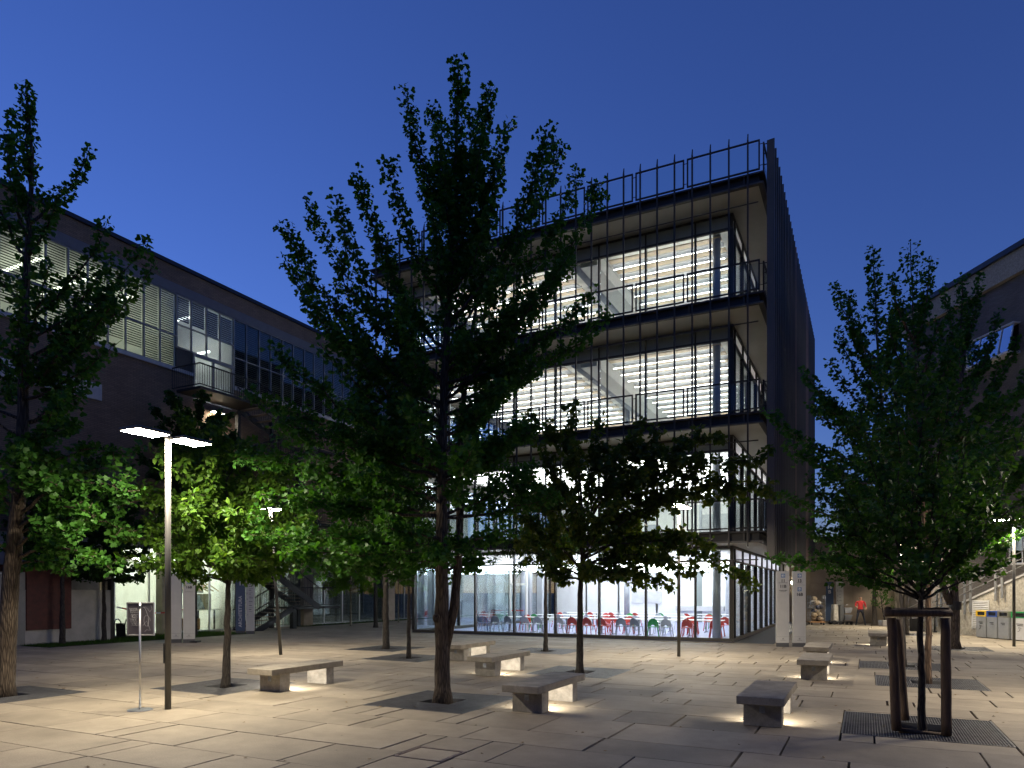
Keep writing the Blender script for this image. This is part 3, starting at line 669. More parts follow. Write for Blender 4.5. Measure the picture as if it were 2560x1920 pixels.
while q < 20:
    m = MB().box(PW-.06, PW+.03, q-.03, q+.03, 0.02, 4.0); m.build('mullion', 'alu', LB)
    MB().box(PW-.02, PW-.005, q+.03, q+1.64, .08, 3.95).build('shop_pane', 'glass_shop', LB)
    if -2.2 < q < 1.2: MB().quad((PW-.2, q+.03, .1), (PW-.2, q+1.64, .1), (PW-.2, q+1.64, 3.9), (PW-.2, q+.03, 3.9)).build('roller_blind', 'curtain', LB)
    elif q > -2.2: slats(q+.05, q+1.6, .2, 3.9, 'blind_glow' if q < 1.5 else 'louvre_grey', LB, x=PW-.2, pitch=.09, tilt=.75)
    q += 1.67
MB().box(PW-.07, PW+.04, -8.7, 20, 0, .08).build('sill_rail', 'alu', LB); MB().box(PW-.07, PW+.04, -8.7, 20, 3.95, 4.3).build('head_rail', 'louvre_grey', LB)
MB().box(PW+.1, PW+.55, -6.75, -6.3, 0, 4.3).build('pillar', 'pillar_yellow', LB)
for q in (2.3, 10.3, 16): MB().box(PW+.06, PW+.6, q, q+.75, 0, 4.3).build('pillar', 'pillar_brown', LB)
MB().box(PW-5, PW-.05, Q0, -9.3, 0, 4.3).build('loading_wall', 'plaster', LB)
rp = MB().box(PW+.0, PW+.06, -16.5, -11.6, .75, 3.0).build('red_screen', 'red_panel', LB)
MB().box(PW-.02, PW+.12, -18, -9.3, 3.02, 3.5).build('canopy_band', 'sill', LB)
lv = MB()
for k in range(26): lv.box(PW+.02, PW+.07, -15.2, -13.7, .05+k*.11, .13+k*.11)
lv.build('louvre_door', 'louvre_grey', LB)
MB().box(PW+.02, PW+.05, -9.3, -8.75, 0, 4.2).build('cream_infill', 'cream_brick', LB)
# free standing low wall with cream brick behind
lw = thing('low_wall', 'stained white plaster wall with dark end post behind the lawn', 'wall', pq(-23.2, -10.2), TH)
MB().box(-.1, .1, -4.6, .3, 0, 2.05).build('wall', 'plaster', lw, bevel=.01)
MB().box(-.11, .13, .3, .42, 0, 2.5).build('end_post', 'dark_steel', lw)
MB().box(.105, .16, -3.0, -1.35, .55, 2.88).build('red_screen', 'red_panel', lw)
MB().box(.105, .16, -4.7, -3.05, .0, 2.7).build('grey_door', 'louvre_grey', lw)
# wall lamps
for (p, q, z, lab) in ((PW+.25, -3.4, 10.95, 'small bright wall lamp under the upper stair balcony'), (PW+.5, -2.6, 3.35, 'small ceiling lamp above the blue totem')):
    t = thing('wall_lamp', lab, 'lamp', pq(p, q, z), TH); MB().box(-.14, .14, -.35, .35, 0, .08).build('housing', 'louvre_grey', t); MB().box(-.11, .11, -.32, .32, -.02, -.001).build('diffuser', 'bulb', t)
# shop displays
t = thing('wooden_counter', 'orange brown wooden counter block inside the lit shop window', 'counter', pq(PW-1.4, -4.0), TH)
MB().box(-.4, .4, -.9, .6, .05, .62).build('body', 'oak', t, bevel=.01); MB().box(-.45, .45, -1.0, 1.9, 1.02, 1.06).build('shelf_top', 'totem_white', t)
for y in (-.9, .8, 1.8): MB().box(-.03, .03, y-.03, y+.03, .62 if y < .7 else 0, 1.02).build('post', 'dark_steel', t)
t = thing('roof_model', 'wooden roof truss model hung against a silver panel in the shop', 'model', pq(PW-1.5, -3.4, 2.0), TH)
MB().box(-.02, 0, -.7, .6, -.1, .55).build('panel', 'alu', t)
for i in range(4): MB().bar((.05+i*.05, -.8+i*.35, .05), (.05+i*.05, -.35+i*.35, .38), .05).bar((.05+i*.05, -.35+i*.35, .38), (.05+i*.05, .5+i*.3, .0), .05).build('rafter', 'wood', t)
t = thing('display_board', 'cut polygon display board standing on the shop shelf', 'board', pq(PW-1.3, -3.2, 1.06), TH)
MB().box(-.02, .02, -.5, .7, 0, .8).build('board', 'pillar_yellow', t); MB().hexa([(.025, -.45, .02), (.05, -.45, .02), (.025, .3, .02), (.05, .3, .02), (.025, -.4, .75), (.05, -.4, .75), (.025, -.05, .75), (.05, -.05, .75)]).build('photo', 'poster', t)
t = thing('shop_poster', 'small teal poster on the white wall of the lit room', 'poster', pq(PW-4.9, -8.1, 1.6), TH); MB().box(0, .02, -.25, .25, 0, .9).build('sheet', 'poster', t)
t = thing('shelf_unit', 'tall grey shelf unit standing at the back of the lit room', 'shelf', pq(PW-4.7, -7.2), TH)
MB().box(-.2, .2, -.4, -.36, 0, 2.2).box(-.2, .2, .36, .4, 0, 2.2).build('side_panel', 'frame_steel', t)
for z in (.3, .8, 1.3, 1.8, 2.17): MB().box(-.2, .2, -.36, .36, z, z+.03).build('shelf', 'frame_steel', t)
# ---------------------------------------------------------------- outside fire stair
FS = thing('fire_stair', 'black steel fire stair zigzagging up the brick building', 'staircase', pq(-23.3, 0), TH)
x0, x1 = -.8, .75
def rail(m, A, Bv, hgt=1.05, n=None):
    A, Bv = Vector(A), Vector(Bv); L = (Bv-A).length; n = n or max(3, int(L/.13))
    m.bar(A+Vector((0, 0, hgt)), Bv+Vector((0, 0, hgt)), .05); m.bar(A+Vector((0, 0, .1)), Bv+Vector((0, 0, .1)), .04)
    for i in range(n+1):
        c = A.lerp(Bv, i/n); m.bar(c+Vector((0, 0, .1)), c+Vector((0, 0, hgt)), .018)
def flight(qa, za, qb, zb):
    n = max(4, int(abs(zb-za)/.175))
    for x in (x0, x1): MB().bar((x, qa, za-.08), (x, qb, zb-.08), .05, .26).build('stringer', 'black_steel', FS)
    for i in range(n):
        f = (i+.5)/n; q, z = qa+(qb-qa)*f, za+(zb-za)*f
        MB().box(x0+.03, x1-.03, q-.14, q+.14, z-.02, z+.02).build('tread', 'pillar_brown', FS)
    for x in (x0, x1): m = MB(); rail(m, (x, qa, za), (x, qb, zb)); m.build('handrail', 'black_steel', FS)
def landing(qa, qb, z, open_near=False):
    MB().box(x0-.02, x1+.05, qa, qb, z-.12, z).build('landing', 'black_steel', FS)
    m = MB(); rail(m, (x1, qa, z), (x1, qb, z)); m.build('handrail', 'black_steel', FS)
flight(-2.7, 0, -.1, 1.15); landing(-.1, 3.6, 1.15); flight(1.9, 1.15, -2.4, 3.4); landing(-3.9, -2.4, 3.4); flight(-2.4, 3.4, 1.9, 5.8); landing(1.9, 3.3, 5.8)
flight(1.9, 5.8, -2.4, 8.2); landing(-3.9, -2.4, 8.2); flight(-2.4, 8.2, 1.9, 9.9); landing(1.9, 3.3, 9.9); flight(1.9, 9.9, -2.4, 11.4); landing(-6.0, -2.4, 11.4)
m = MB(); rail(m, (x0-.3, -6.0, 11.4), (x1, -6.0, 11.4)); m.build('handrail', 'black_steel', FS)
for q in (-.1, 1.9, -2.4): MB().box(x0-.1, x0+.1, q-.1, q+.1, 0, 11.2 if q < 0 else 9.7).build('post', 'black_steel', FS)
MB().box(.5, .75, -.1, .15, 0, 1.0).build('post', 'black_steel', FS)
# ---------------------------------------------------------------- right building
RZ = math.atan2(.107, 1); RO = Vector((20.9, 33, 0))
RB = thing('stucco_building', 'dark tiled building on the right with pale parapet and bay window', 'building', RO, RZ)
MB().box(1.9, 9, -16, 6.5, 0, 16.3).build('tiled_wall', 'brick_right', RB)
MB().box(1.65, 9, -16, 6.8, 16.3, 17.35).build('parapet', 'parapet', RB)
MB().box(1.5, 9.1, -16, 6.95, 17.35, 17.6).build('roof_edge', 'roof_edge', RB)
w = MB().hexa([(1.3, -1.3, 12.75), (1.9, -1.3, 12.75), (1.3, 1.3, 12.75), (1.9, 1.3, 12.75), (1.3, -1.3, 12.85), (1.9, -1.3, 12.85), (1.3, 1.3, 12.85), (1.9, 1.3, 12.85)])
w.box(1.55, 1.9, -1.3, 1.3, 14.1, 14.17)
for y in (-1.3, -.65, 0, .65, 1.25): w.hexa([(1.34, y, 12.85), (1.37, y, 12.85), (1.34, y+.05, 12.85), (1.37, y+.05, 12.85), (1.59, y, 14.1), (1.62, y, 14.1), (1.59, y+.05, 14.1), (1.62, y+.05, 14.1)])
wo = w.build('bay_window', 'bin_white', RB)
for y in (-1.25, -.6, .05, .7): MB().hexa([(1.37, y, 12.85), (1.375, y, 12.85), (1.37, y+.6, 12.85), (1.375, y+.6, 12.85), (1.62, y, 14.1), (1.625, y, 14.1), (1.62, y+.6, 14.1), (1.625, y+.6, 14.1)]).build('pane', 'glass_mirror', wo)
MB().box(1.36, 1.89, 1.26, 1.29, 12.85, 14.1).build('pane', 'glass_mirror', wo)
MB().box(1.88, 1.9, -1.2, 1.2, 12.86, 14.09).build('inner_wall', 'black_steel', wo)
for y, wd in ((-2.2, 1.5), (-4.3, 1.5), (-6.4, 1.5)):
    m = MB().box(1.86, 1.92, y, y+.08, 3.2, 5.0).box(1.86, 1.92, y+wd-.08, y+wd, 3.2, 5.0).box(1.86, 1.92, y+.08, y+wd-.08, 3.2, 3.28).box(1.86, 1.92, y+.08, y+wd-.08, 4.92, 5.0).box(1.86, 1.92, y+wd/2-.03, y+wd/2+.03, 3.28, 4.92)
    o = m.build('window', 'white', RB); MB().box(1.87, 1.89, y+.08, y+wd-.08, 3.28, 4.92).build('pane', 'glass_mirror', o)
# ramp wall with rough plaster, railing, louvre
RW = thing('ramp_wall', 'rough plaster stair wall with sloping grey railing on the right', 'wall', RO, RZ)
def zr(y): return max(0.05, (3.6-y)*.355)
m = MB(); m.hexa([(-.15, -9, 0), (1.85, -9, 0), (-.15, 3.5, 0), (1.85, 3.5, 0), (-.15, -9, zr(-9)), (1.85, -9, zr(-9)), (-.15, 3.5, .05), (1.85, 3.5, .05)]); m.build('wall', 'rough_plaster', RW)
m = MB(); m.hexa([(-.22, -9, zr(-9)+.003), (.1, -9, zr(-9)+.003), (-.22, 3.5, .053), (.1, 3.5, .053), (-.22, -9, zr(-9)+.09), (.1, -9, zr(-9)+.09), (-.22, 3.5, .14), (.1, 3.5, .14)]); m.build('coping', 'sill', RW)
for y in (2.4, 1.2, .9, -.6, -.95, -2.4, -2.75, -4.2): MB().box(-.27, -.23, y-.06, y+.06, zr(y)-.55, zr(y)+1.0).build('post', 'louvre_grey', RW)
for h in (.4, .7, 1.0): MB().tube([(-.30, -8.8, zr(-8.8)+h), (-.30, 3.3, zr(3.3)+h)], .022, 8).build('rail', 'louvre_grey', RW)
lv = MB().box(-.2, -.16, -1.95, -1.9, .3, 1.6).box(-.2, -.16, -1.0, -.95, .3, 1.6)
for k in range(16): lv.hexa([(-.19, -1.9, .33+k*.08), (-.16, -1.9, .36+k*.08), (-.19, -1.0, .33+k*.08), (-.16, -1.0, .36+k*.08), (-.19, -1.9, .35+k*.08), (-.16, -1.9, .38+k*.08), (-.19, -1.0, .35+k*.08), (-.16, -1.0, .38+k*.08)])
lv.build('louvre', 'bin_white', RW)
# far end: panel clad building
PB = thing('panel_building', 'low beige panel clad building closing the passage behind the person', 'building', pq(1.8, 21.0), TH)
MB().box(-1.6, 16, .06, 6, 0, 5.2).build('body', 'pillar_brown', PB)
for k in range(14):
    MB().box(-1.5+k*1.22, -1.5+k*1.22+1.2, 0, .05, .08, 2.5).build('panel', 'beige_panel', PB); MB().box(-1.5+k*1.22, -1.5+k*1.22+1.2, 0, .05, 2.52, 5.2).build('panel', 'beige_panel', PB)
MB().box(-1.6, 16, -.1, 6.1, 5.2, 5.5).build('roof_edge', 'dark_steel', PB)

# unseen building, added behind the viewpoint to block blue skylight
BB = thing('skylight_blocker', 'unseen brick building added behind the viewpoint to block skylight', 'building', (0, -13, 0), math.pi/2)
MB().box(-1, 0, -45, 45, 0, 17).build('wall', 'brick_left', BB)
for zf in (1.0, 5.2, 9.4, 13.2):
    for k in range(-10, 11): o = MB().box(-.02, .05, k*4-1.2, k*4+1.2, zf, zf+2.2).build('window', 'dark_steel', BB); MB().box(.055, .06, k*4-1.1, k*4+1.1, zf+.1, zf+2.1).build('pane', 'glass_dark', o)

for (p, lab) in ((.45, 'small round lamp on the beige wall seen between the two white totems'), (7.35, 'small lamp on the beige panel wall seen through the right hand crown')):
    t = thing('bulkhead_lamp', lab, 'lamp', pq(p, 20.99, 2.55), TH); MB().tube([(0, 0, 0), (0, -.05, 0)], .16, 16).build('rim', 'louvre_grey', t); MB().ball((0, -.06, 0), .13, .07, .13, 12, 6).build('diffuser', 'bulb', t, smooth=True)
# ---------------------------------------------------------------- benches (origin: nearest right corner of the seat)
def bench_proto():
    t = thing('bench', 'x', 'bench')
    MB().box(-.66, 0, 0, 2.1, .35, .47).build('seat', 'bench_concrete', t, bevel=.008)
    MB().box(-.60, -.06, .27, .55, 0, .35-.002).build('leg', 'leg_concrete', t, bevel=.006)
    MB().box(-.60, -.06, 1.62, 1.86, 0, .35-.002).build('leg', 'leg_concrete', t, bevel=.006)
    lt = MB().box(-.55, -.11, .56, .60, .315, .345).build('lamp_housing', 'galv', t)
    MB().quad((-.53, .601, .312), (-.13, .601, .312), (-.13, .625, .338), (-.53, .625, .338)).build('diffuser', 'bench_light', lt)
    MB().box(-.37, -.29, .262, .268, .2, .30).build('cover_plate', 'galv', t)
    return t
bp = bench_proto()
BL = [((679.6, 1675), 'long concrete bench nearest the lamp post on the left'), ((1346, 1718), 'concrete bench nearest the camera in the middle, beside the tall tree'), ((1229.6, 1644), 'middle one of the three concrete benches right of the tall tree'),
      ((1151.9, 1613), 'farthest concrete bench in the middle, half hidden by the tall tree'), ((1960.5, 1747), 'nearest concrete bench on the right, seen end on'), ((2072.5, 1652), 'second concrete bench in the right hand line'),
      ((2073, 1619), 'third concrete bench in the right hand line, just behind the second'), ((2222, 1584), 'farthest concrete bench behind the left wooden stake')]
for i, ((u, v), lab) in enumerate(BL):
    Y = 1.53*F_PX/(v-HORIZ); loc = Vector(((u-1280)/F_PX*Y, Y, 0)); g = 'concrete benches with lamps under the seat'
    if i == 0: bp.location = loc; bp.rotation_euler = (0, 0, TH); bp['label'] = lab; bp['group'] = g
    else: dup(bp, loc, TH, lab, g)
# ---------------------------------------------------------------- lamp posts
def lamp_post(loc, label, mat='lamp_light', H=4.62, lean=(0, 0), head_rz=TH, two=True):
    t = thing('lamp_post', label, 'lamp post', loc, 0, 'plaza lamp posts')
    t.rotation_euler = (lean[0], lean[1], 0)
    MB().tube([(0, 0, 0), (0, 0, H)], [.052, .046], 20).build('pole', 'pole_paint', t, smooth=True)
    MB().tube([(0, 0, H), (0, 0, H+.05)], [.05, .03], 16).build('cap', 'pole_paint', t)
    m = MB(); m.box(-.03, .03, -.012, .012, -.17, .17); o = m.build('service_door', 'pole_paint', t, bevel=.008, loc=(-.047, -.02, .95), rz=R(70))
    for s in ((-1, 1) if two else (-1,)):
        h = MB().box(-.24, .24, -.31, .31, .0, .05).build('lamp_head', 'pole_paint', t, bevel=.015)
        c = Matrix.Rotation(head_rz, 4, 'Z') @ Vector((0, s*.42, 0)); h.location = (c.x, c.y, H-.02); h.rotation_euler = (0, 0, head_rz)
        MB().quad((-.215, -.285, -.003), (-.215, .285, -.003), (.215, .285, -.003), (.215, -.285, -.003)).build('light_panel', mat, h)
        MB().bar((0, -s*.12, .02), (0, -s*.40, .02), .04).build('arm', 'pole_paint', h)
    return t
lamp_post(G(420, 1773), 'tall lamp post with two glowing flat heads in the left foreground')
lamp_post(G(1697, 1641), 'lamp post before the glass front, its head hidden in the maple leaves', 'lamp_far')
lamp_post(G(702, 1637), 'slightly leaning lamp post behind the left bench', 'lamp_far', lean=(0, R(-4.2)))
lamp_post(G(2535, 1616), 'lamp post in front of the recycling bins', 'lamp_far', head_rz=TH+R(80))
lamp_post(Vector((19.4, 30.9, 0)), 'distant lamp post behind the forked tree near the stair wall', 'lamp_wall', H=3.95)
lamp_post(Vector((21.0, 38.2, 0)), 'added lamp post, unseen behind the pale two stemmed trunk', 'lamp_far')  # unseen lamp, added to brighten the passage and panel wall
lamp_post(Vector((10.6, 11.6, 0)), 'lamp post just outside the right picture edge', 'lamp_edge')
# ---------------------------------------------------------------- blackboard sign
sg = thing('notice_stand', 'grey notice stand with scribbled board on a round foot', 'sign', G(350, 1775), R(4))
MB().tube([(0, 0, 0), (0, 0, .012)], [.2, .195], 36).build('foot', 'galv', sg)
MB().tube([(0, 0, .012), (0, 0, 1.80)], .017, 14).build('post', 'alu', sg, smooth=True)
bd = MB().box(-.215, .215, .02, .04, 1.27, 1.79).build('board', 'board_grey', sg)
m = MB().box(-.225, .225, .012, .045, 1.79, 1.815).box(-.225, .225, .012, .045, 1.25, 1.272).box(-.225, -.205, .014, .045, 1.272, 1.79).box(.205, .225, .014, .045, 1.272, 1.79); m.build('frame', 'alu', bd, bevel=.003)
MB().box(-.02, .02, -.022, .012, 1.7, 1.76).build('clamp', 'galv', bd)
rs = random.Random(12)
def scrib(pts, parent): MB().tube([(x, .0175, z) for x, z in pts], .0018, 4).build('chalk_line', 'letter_white', parent)
def squig(x, z, w, h, n, seed):
    r = random.Random(seed); return [(x+w*i/n, z+h*math.sin(i*2.1+seed)*r.uniform(.4, 1)) for i in range(n+1)]
for k, z in enumerate((1.70, 1.675, 1.645)): scrib(squig(-.185+.01*k, z, .14, .018, 15, k), bd)
for k in range(6): scrib(squig(-.18+rs.uniform(0, .05), 1.60-.035*k, .10+rs.uniform(0, .04), .022, 9, k+5), bd)
scrib([(-.11+.025*math.cos(a*.5), 1.58+.025*math.sin(a*.5)) for a in range(13)], bd)
scrib([(.05+.07*math.sin(a*.22)+.03*a/14, 1.74-.03*a+.01*math.sin(a)) for a in range(12)], bd)
scrib([(.10+.06*math.cos(a*.4)*(1-a/30), 1.50+.09*math.sin(a*.4)) for a in range(18)], bd)
scrib([(.04, 1.42), (.10, 1.50), (.14, 1.40), (.16, 1.34), (.10, 1.35), (.07, 1.32)], bd); scrib([(.03, 1.72), (.08, 1.735), (.12, 1.70), (.15, 1.65), (.19, 1.70), (.17, 1.76)], bd)
# ---------------------------------------------------------------- totems
def arrow(parent, x, z, d, s=.075):
    b = MB().box(x-s, x+s, -.004, -.001, z-s, z+s).build('arrow_plate', 'sign_blue', parent)
    m = MB(); y0, y1 = -.009, -.005
    def seg(a, c, w=.017):
        a, c = Vector((a[0], 0, a[1])), Vector((c[0], 0, c[1])); n = (c-a).normalized(); k = Vector((-n.z, 0, n.x))*w/2; P = []
        for y in (y0, y1):
            for e in (a-n*w/2, c+n*w/2):
                for sg_ in (-1, 1): P.append((x+(e+k*sg_).x, y, z+(e+k*sg_).z))
        m.hexa(P)
    D = {'l': (-1, 0), 'r': (1, 0), 'u': (0, 1)}[d]; n = (-D[1], D[0]); tip = (D[0]*.045, D[1]*.045); tail = (-D[0]*.045, -D[1]*.045)
    seg(tail, tip); y0, y1 = -.0095, -.0055; seg(tip, (n[0]*.04, n[1]*.04)); y0, y1 = -.0085, -.0045; seg(tip, (-n[0]*.04, -n[1]*.04))
    m.build('arrow', 'letter_white', b)
def totem(loc, rz, label, w=.44, h=2.72, face='totem_white', grp=None):
    t = thing('totem_sign', label, 'sign', loc, rz, grp)
    MB().box(-w/2+.01, w/2-.01, .01, .13, 0, .14).build('plinth', 'plinth', t)
    MB().box(-w/2, w/2, 0, .14, .14, h).build('panel', face, t, bevel=.004)
    return t
def emblem(t, z):
    m = MB()
    for k in range(12):
        a = k*math.pi/6; m.obox((.028*math.cos(a), -.002, z+.028*math.sin(a)), .008, .002, .008)
    m.obox((0, -.002, z), .025, .002, .025); m.build('emblem', 'ink_soft', t); text('caption', 'POLITECNICO', .028, 'ink_soft', t, face_m(0, -.002, z-.055))
def rule(t, z, w): MB().box(-w/2+.01, w/2-.01, -.002, -.0005, z, z+.004).build('rule', 'plinth', t)
a = totem(Vector((9.75, 25.45, 0)), R(-3), 'white sign totem for 11 and 11B, left of the pair by the glass corner', grp='white wayfinding totems')
arrow(a, 0, 2.56, 'l'); text('number', '11', .15, 'ink', a, face_m(0, -.002, 2.37), bold=.004); text('caption', 'ARCHITETTURA', .042, 'ink', a, face_m(0, -.002, 2.30)); text('number', '11B', .15, 'ink', a, face_m(0, -.002, 2.17), bold=.004)
text('caption', 'Scuola del Progetto', .036, 'ink', a, face_m(0, -.002, 2.03), bold=.001); text('caption', 'Aule didattiche', .034, 'ink_soft', a, face_m(0, -.002, 1.99)); rule(a, .36, .44); emblem(a, .29)
b = totem(Vector((10.33, 25.42, 0)), R(-3), 'white sign totem for 13 and 16B, right of the pair by the glass corner', grp='white wayfinding totems')
arrow(b, 0, 2.56, 'r'); text('number', '13', .15, 'ink', b, face_m(0, -.002, 2.37), bold=.004); text('caption', 'TRIFOGLIO', .04, 'ink', b, face_m(0, -.002, 2.30)); rule(b, 2.22, .44); arrow(b, 0, 2.07, 'u'); text('number', '16B', .15, 'ink', b, face_m(0, -.002, 1.88), bold=.004); rule(b, .36, .44); emblem(b, .29)
p1 = G(440, 1607); p2 = G(469, 1607)
a = totem(p1, R(18), 'plain white sign totem right behind the lamp post pole', w=.40, grp='white wayfinding totems'); rule(a, .36, .40); emblem(a, .29)
b = totem(p2+Vector((.05, 0, 0)), R(18), 'white sign totem reading 16B under the leaves behind the lamp post', w=.42, grp='white wayfinding totems'); text('number', '16B', .14, 'ink', b, face_m(0, -.002, 2.15), bold=.004)
text('caption', 'Scuola del Progetto', .036, 'ink', b, face_m(0, -.002, 1.98)); rule(b, .36, .42); emblem(b, .29); arrow(b, 0, 2.36, 'r')
g1 = G(601, 1585); a = totem(g1, R(20), 'blue sign totem with vertical word ARCHITETTURA beside the fire stair', w=.42, face='totem_blue')
text('title', 'ARCHITETTURA', .20, 'letter_white', a, Matrix.Translation((0, -.003, 1.05)) @ Matrix.Rotation(R(90), 4, 'X') @ Matrix.Rotation(R(90), 4, 'Z'), bold=.003); text('number', '11', .26, 'letter_white', a, face_m(.05, -.003, 2.35), bold=.004)
g2 = G(623, 1585); b = totem(g2+Vector((.03, .05, 0)), R(20), 'white directory totem with small print next to the blue one', w=.38)
for k, (z, s) in enumerate(((1.9, '0.'), (1.62, '0'), (.9, '-1'))): text('floor_number', s, .09, 'ink', b, face_m(-.13, -.002, z))
for k in range(17):
    z = 2.3-k*.09
    if .98 < z: MB().box(-.06, -.06+(.09+.11*((k*7) % 5)/5), -.002, -.0005, z, z+.014+.02*(k % 2)).build('print_line', 'ink_soft', b)
# far signs on the panel building
a = thing('wall_sign', 'tall blue sign panel reading 16 B on the beige wall', 'sign', pq(2.62, 20.95), TH)
MB().box(-.22, .22, -.04, .04, .1, 2.6).build('panel', 'totem_blue', a); text('number', '16', .30, 'letter_white', a, face_m(.0, -.045, 2.25), bold=.006); text('letter', 'B', .30, 'letter_white', a, face_m(.0, -.045, 1.95), bold=.006)
b = thing('wall_sign', 'tall white floor directory panel right of the blue 16 B sign', 'sign', pq(3.2, 20.95), TH)
MB().box(-.22, .22, -.04, .04, .5, 2.6).build('panel', 'totem_white', b)
for k, s in enumerate(('3', '2', '1', 'A')): text('floor_number', s, .16, 'ink_soft', b, face_m(-.12, -.045, 2.35-k*.32))
for k in range(6): MB().box(-.02, .06+.03*(k % 3), -.045, -.042, 2.4-k*.2, 2.42-k*.2).build('print_line', 'ink_soft', b)
# ---------------------------------------------------------------- tree stakes
st = thing('tree_stakes', 'three round wooden stakes with crossbars propping the thin right tree', 'stakes', TREES['t11'])
TB = TREES['t11']
def wpt(u, v, Y): q = W(u, v, Y)-TB; return q
for (u0, v0, Y0, u1, v1) in ((2242, 1826, 9.98, 2229, 1545), (2366, 1838, 9.78, 2364, 1545), (2262, 1800, 10.75, 2243, 1548)):
    a_, b_ = wpt(u0, v0, Y0), wpt(u1, v1, Y0); n = 9
    MB().tube([a_.lerp(b_, i/n)+Vector((rs.uniform(-.004, .004), rs.uniform(-.004, .004), 0)) for i in range(n+1)], [.066-.004*i/n+rs.uniform(-.002, .002) for i in range(n+1)], 14).build('stake', 'stake_wood', st, smooth=True)
za = W(2211, 1533, 9.86)-TB; zb = W(2378, 1533, 9.74)-TB
MB().tube([za.lerp(zb, i/6) for i in range(7)], .05, 14).build('crossbar', 'stake_wood', st, smooth=True)
zc = W(2238, 1531, 10.7)-TB
MB().tube([za.lerp(zb, .06)+Vector((0, .02, .055)), zc], .042, 12).build('crossbar', 'stake_wood', st, smooth=True)
zd = wpt(2366, 1526, 9.9); MB().tube([zc+Vector((0, 0, .03)), zd+Vector((.04, 0, .0))], .042, 12).build('crossbar', 'stake_wood', st, smooth=True)
MB().tube([wpt(2248, 1826, 10.02), wpt(2362, 1840, 9.85)], .04, 10).build('crossbar', 'stake_wood', st, smooth=True)
# ---------------------------------------------------------------- recycling bins
bn = [('yellow', 'bin_grey', 'yellow topped recycling bin at the left end of the row', -2.45), ('blue', 'bin_grey', 'blue topped recycling bin, second in the row', -3.05), ('grey', 'bin_grey', 'grey topped recycling bin, third in the row', -3.65), ('green', 'bin_white', 'wide green topped white recycling bin at the right end', -4.5)]
for (c, body, lab, y) in bn:
    w = .27 if c != 'green' else .42
    pos = RO+Matrix.Rotation(RZ, 3, 'Z') @ Vector((-.75, y, 0)); t = thing('recycling_bin', lab, 'bin', pos, RZ, 'recycling bins by the stair wall')
    MB().box(-.24, .24, -w, w, .03, .92).build('body', body, t, bevel=.012); MB().box(-.20, .20, -w+.03, w-.03, 0, .03).build('base', 'plinth', t)
    h = MB().box(-.25, .25, -w-.01, w+.01, .92, .96).box(-.25, .25, -w-.01, w+.01, 1.12, 1.17).box(-.25, .25, -w-.01, -w+.05, .96, 1.12).box(-.25, .25, w-.05, w+.01, .96, 1.12).build('lid_frame', c, t)
    MB().box(-.2, .24, -w+.05, w-.05, .965, 1.115).build('inner_liner', 'black_plastic', h)
    for k in range(2): MB().box(-.244, -.241, -w*.4, w*.4-.05*k, .66-k*.06, .69-k*.06).build('label_line', 'ink', t)
    if c in ('green', 'yellow'):
        m = MB().tube([(-.243, -.08, .5), (-.243, .06, .55), (-.243, .0, .42), (-.243, .1, .36)], .008, 4); m.build('scribble', 'ink', t)
# ---------------------------------------------------------------- bike racks
def bike_rack(loc, rz, label, n=4):
    t = thing('bike_rack', label, 'bike rack', loc, rz)
    for k in range(n):
        x = k*.42; pts = [(x, -.3, 0), (x, -.34, .55), (x+.02, -.25, .78), (x+.05, .1, .80), (x+.08, .38, .66), (x+.08, .42, .5), (x+.05, .3, .4), (x, -.1, .36)]
        MB().tube(pts, .022, 8).build('hoop', 'black_steel', t, smooth=True)
    MB().box(-.06, .4*n, -.38, -.30, 0, .06).build('base_rail', 'black_steel', t)
    MB().hexa([(.0, .0, .02), (.36, .0, .02), (.0, .1, .02), (.36, .1, .02), (-.02, -.05, .62), (.34, -.05, .62), (-.02, .05, .62), (.34, .05, .62)]).build('panel', 'black_plastic', t)
    return t
bike_rack(G(291, 1594), R(15), 'black bike rack with looped hoops before the lit shop glass', 3)
bike_rack(G(2275, 1577), R(-20), 'black bike rack seen between the right hand trunks', 5)
bike_rack(G(2335, 1580), R(-25), 'short black bike rack close to the stair wall foot', 2)
# ---------------------------------------------------------------- barrier post and tape
t = thing('barrier_post', 'red and white striped barrier post on a black foot beside the totem', 'barrier', G(484, 1606))
MB().box(-.22, .22, -.2, .2, 0, .06).build('foot', 'black_plastic', t, bevel=.02)
for k in range(6): MB().tube([(0, 0, .06+k*.16), (0, 0, .22+k*.16)], .04, 12).build('stripe', 'red_tape' if k % 2 == 0 else 'letter_white', t)
t = thing('barrier_tape', 'red and white barrier tape strung across the shop entrance', 'tape', pq(-23.0, -9.7, 0), TH)
for k in range(16):
    f0, f1 = k/16, (k+1)/16
    def tp_(f): return (0+.0*f, 0+3.6*f, 1.32-.25*math.sin(f*math.pi)-.1*f)
    A, Bp = tp_(f0), tp_(f1); MB().hexa([(A[0], A[1], A[2]), (A[0]+.003, A[1], A[2]), (Bp[0], Bp[1], Bp[2]), (Bp[0]+.003, Bp[1], Bp[2]), (A[0], A[1], A[2]+.06), (A[0]+.003, A[1], A[2]+.06), (Bp[0], Bp[1], Bp[2]+.06), (Bp[0]+.003, Bp[1], Bp[2]+.06)]).build('stripe', 'red_tape' if k % 2 else 'letter_white', t)
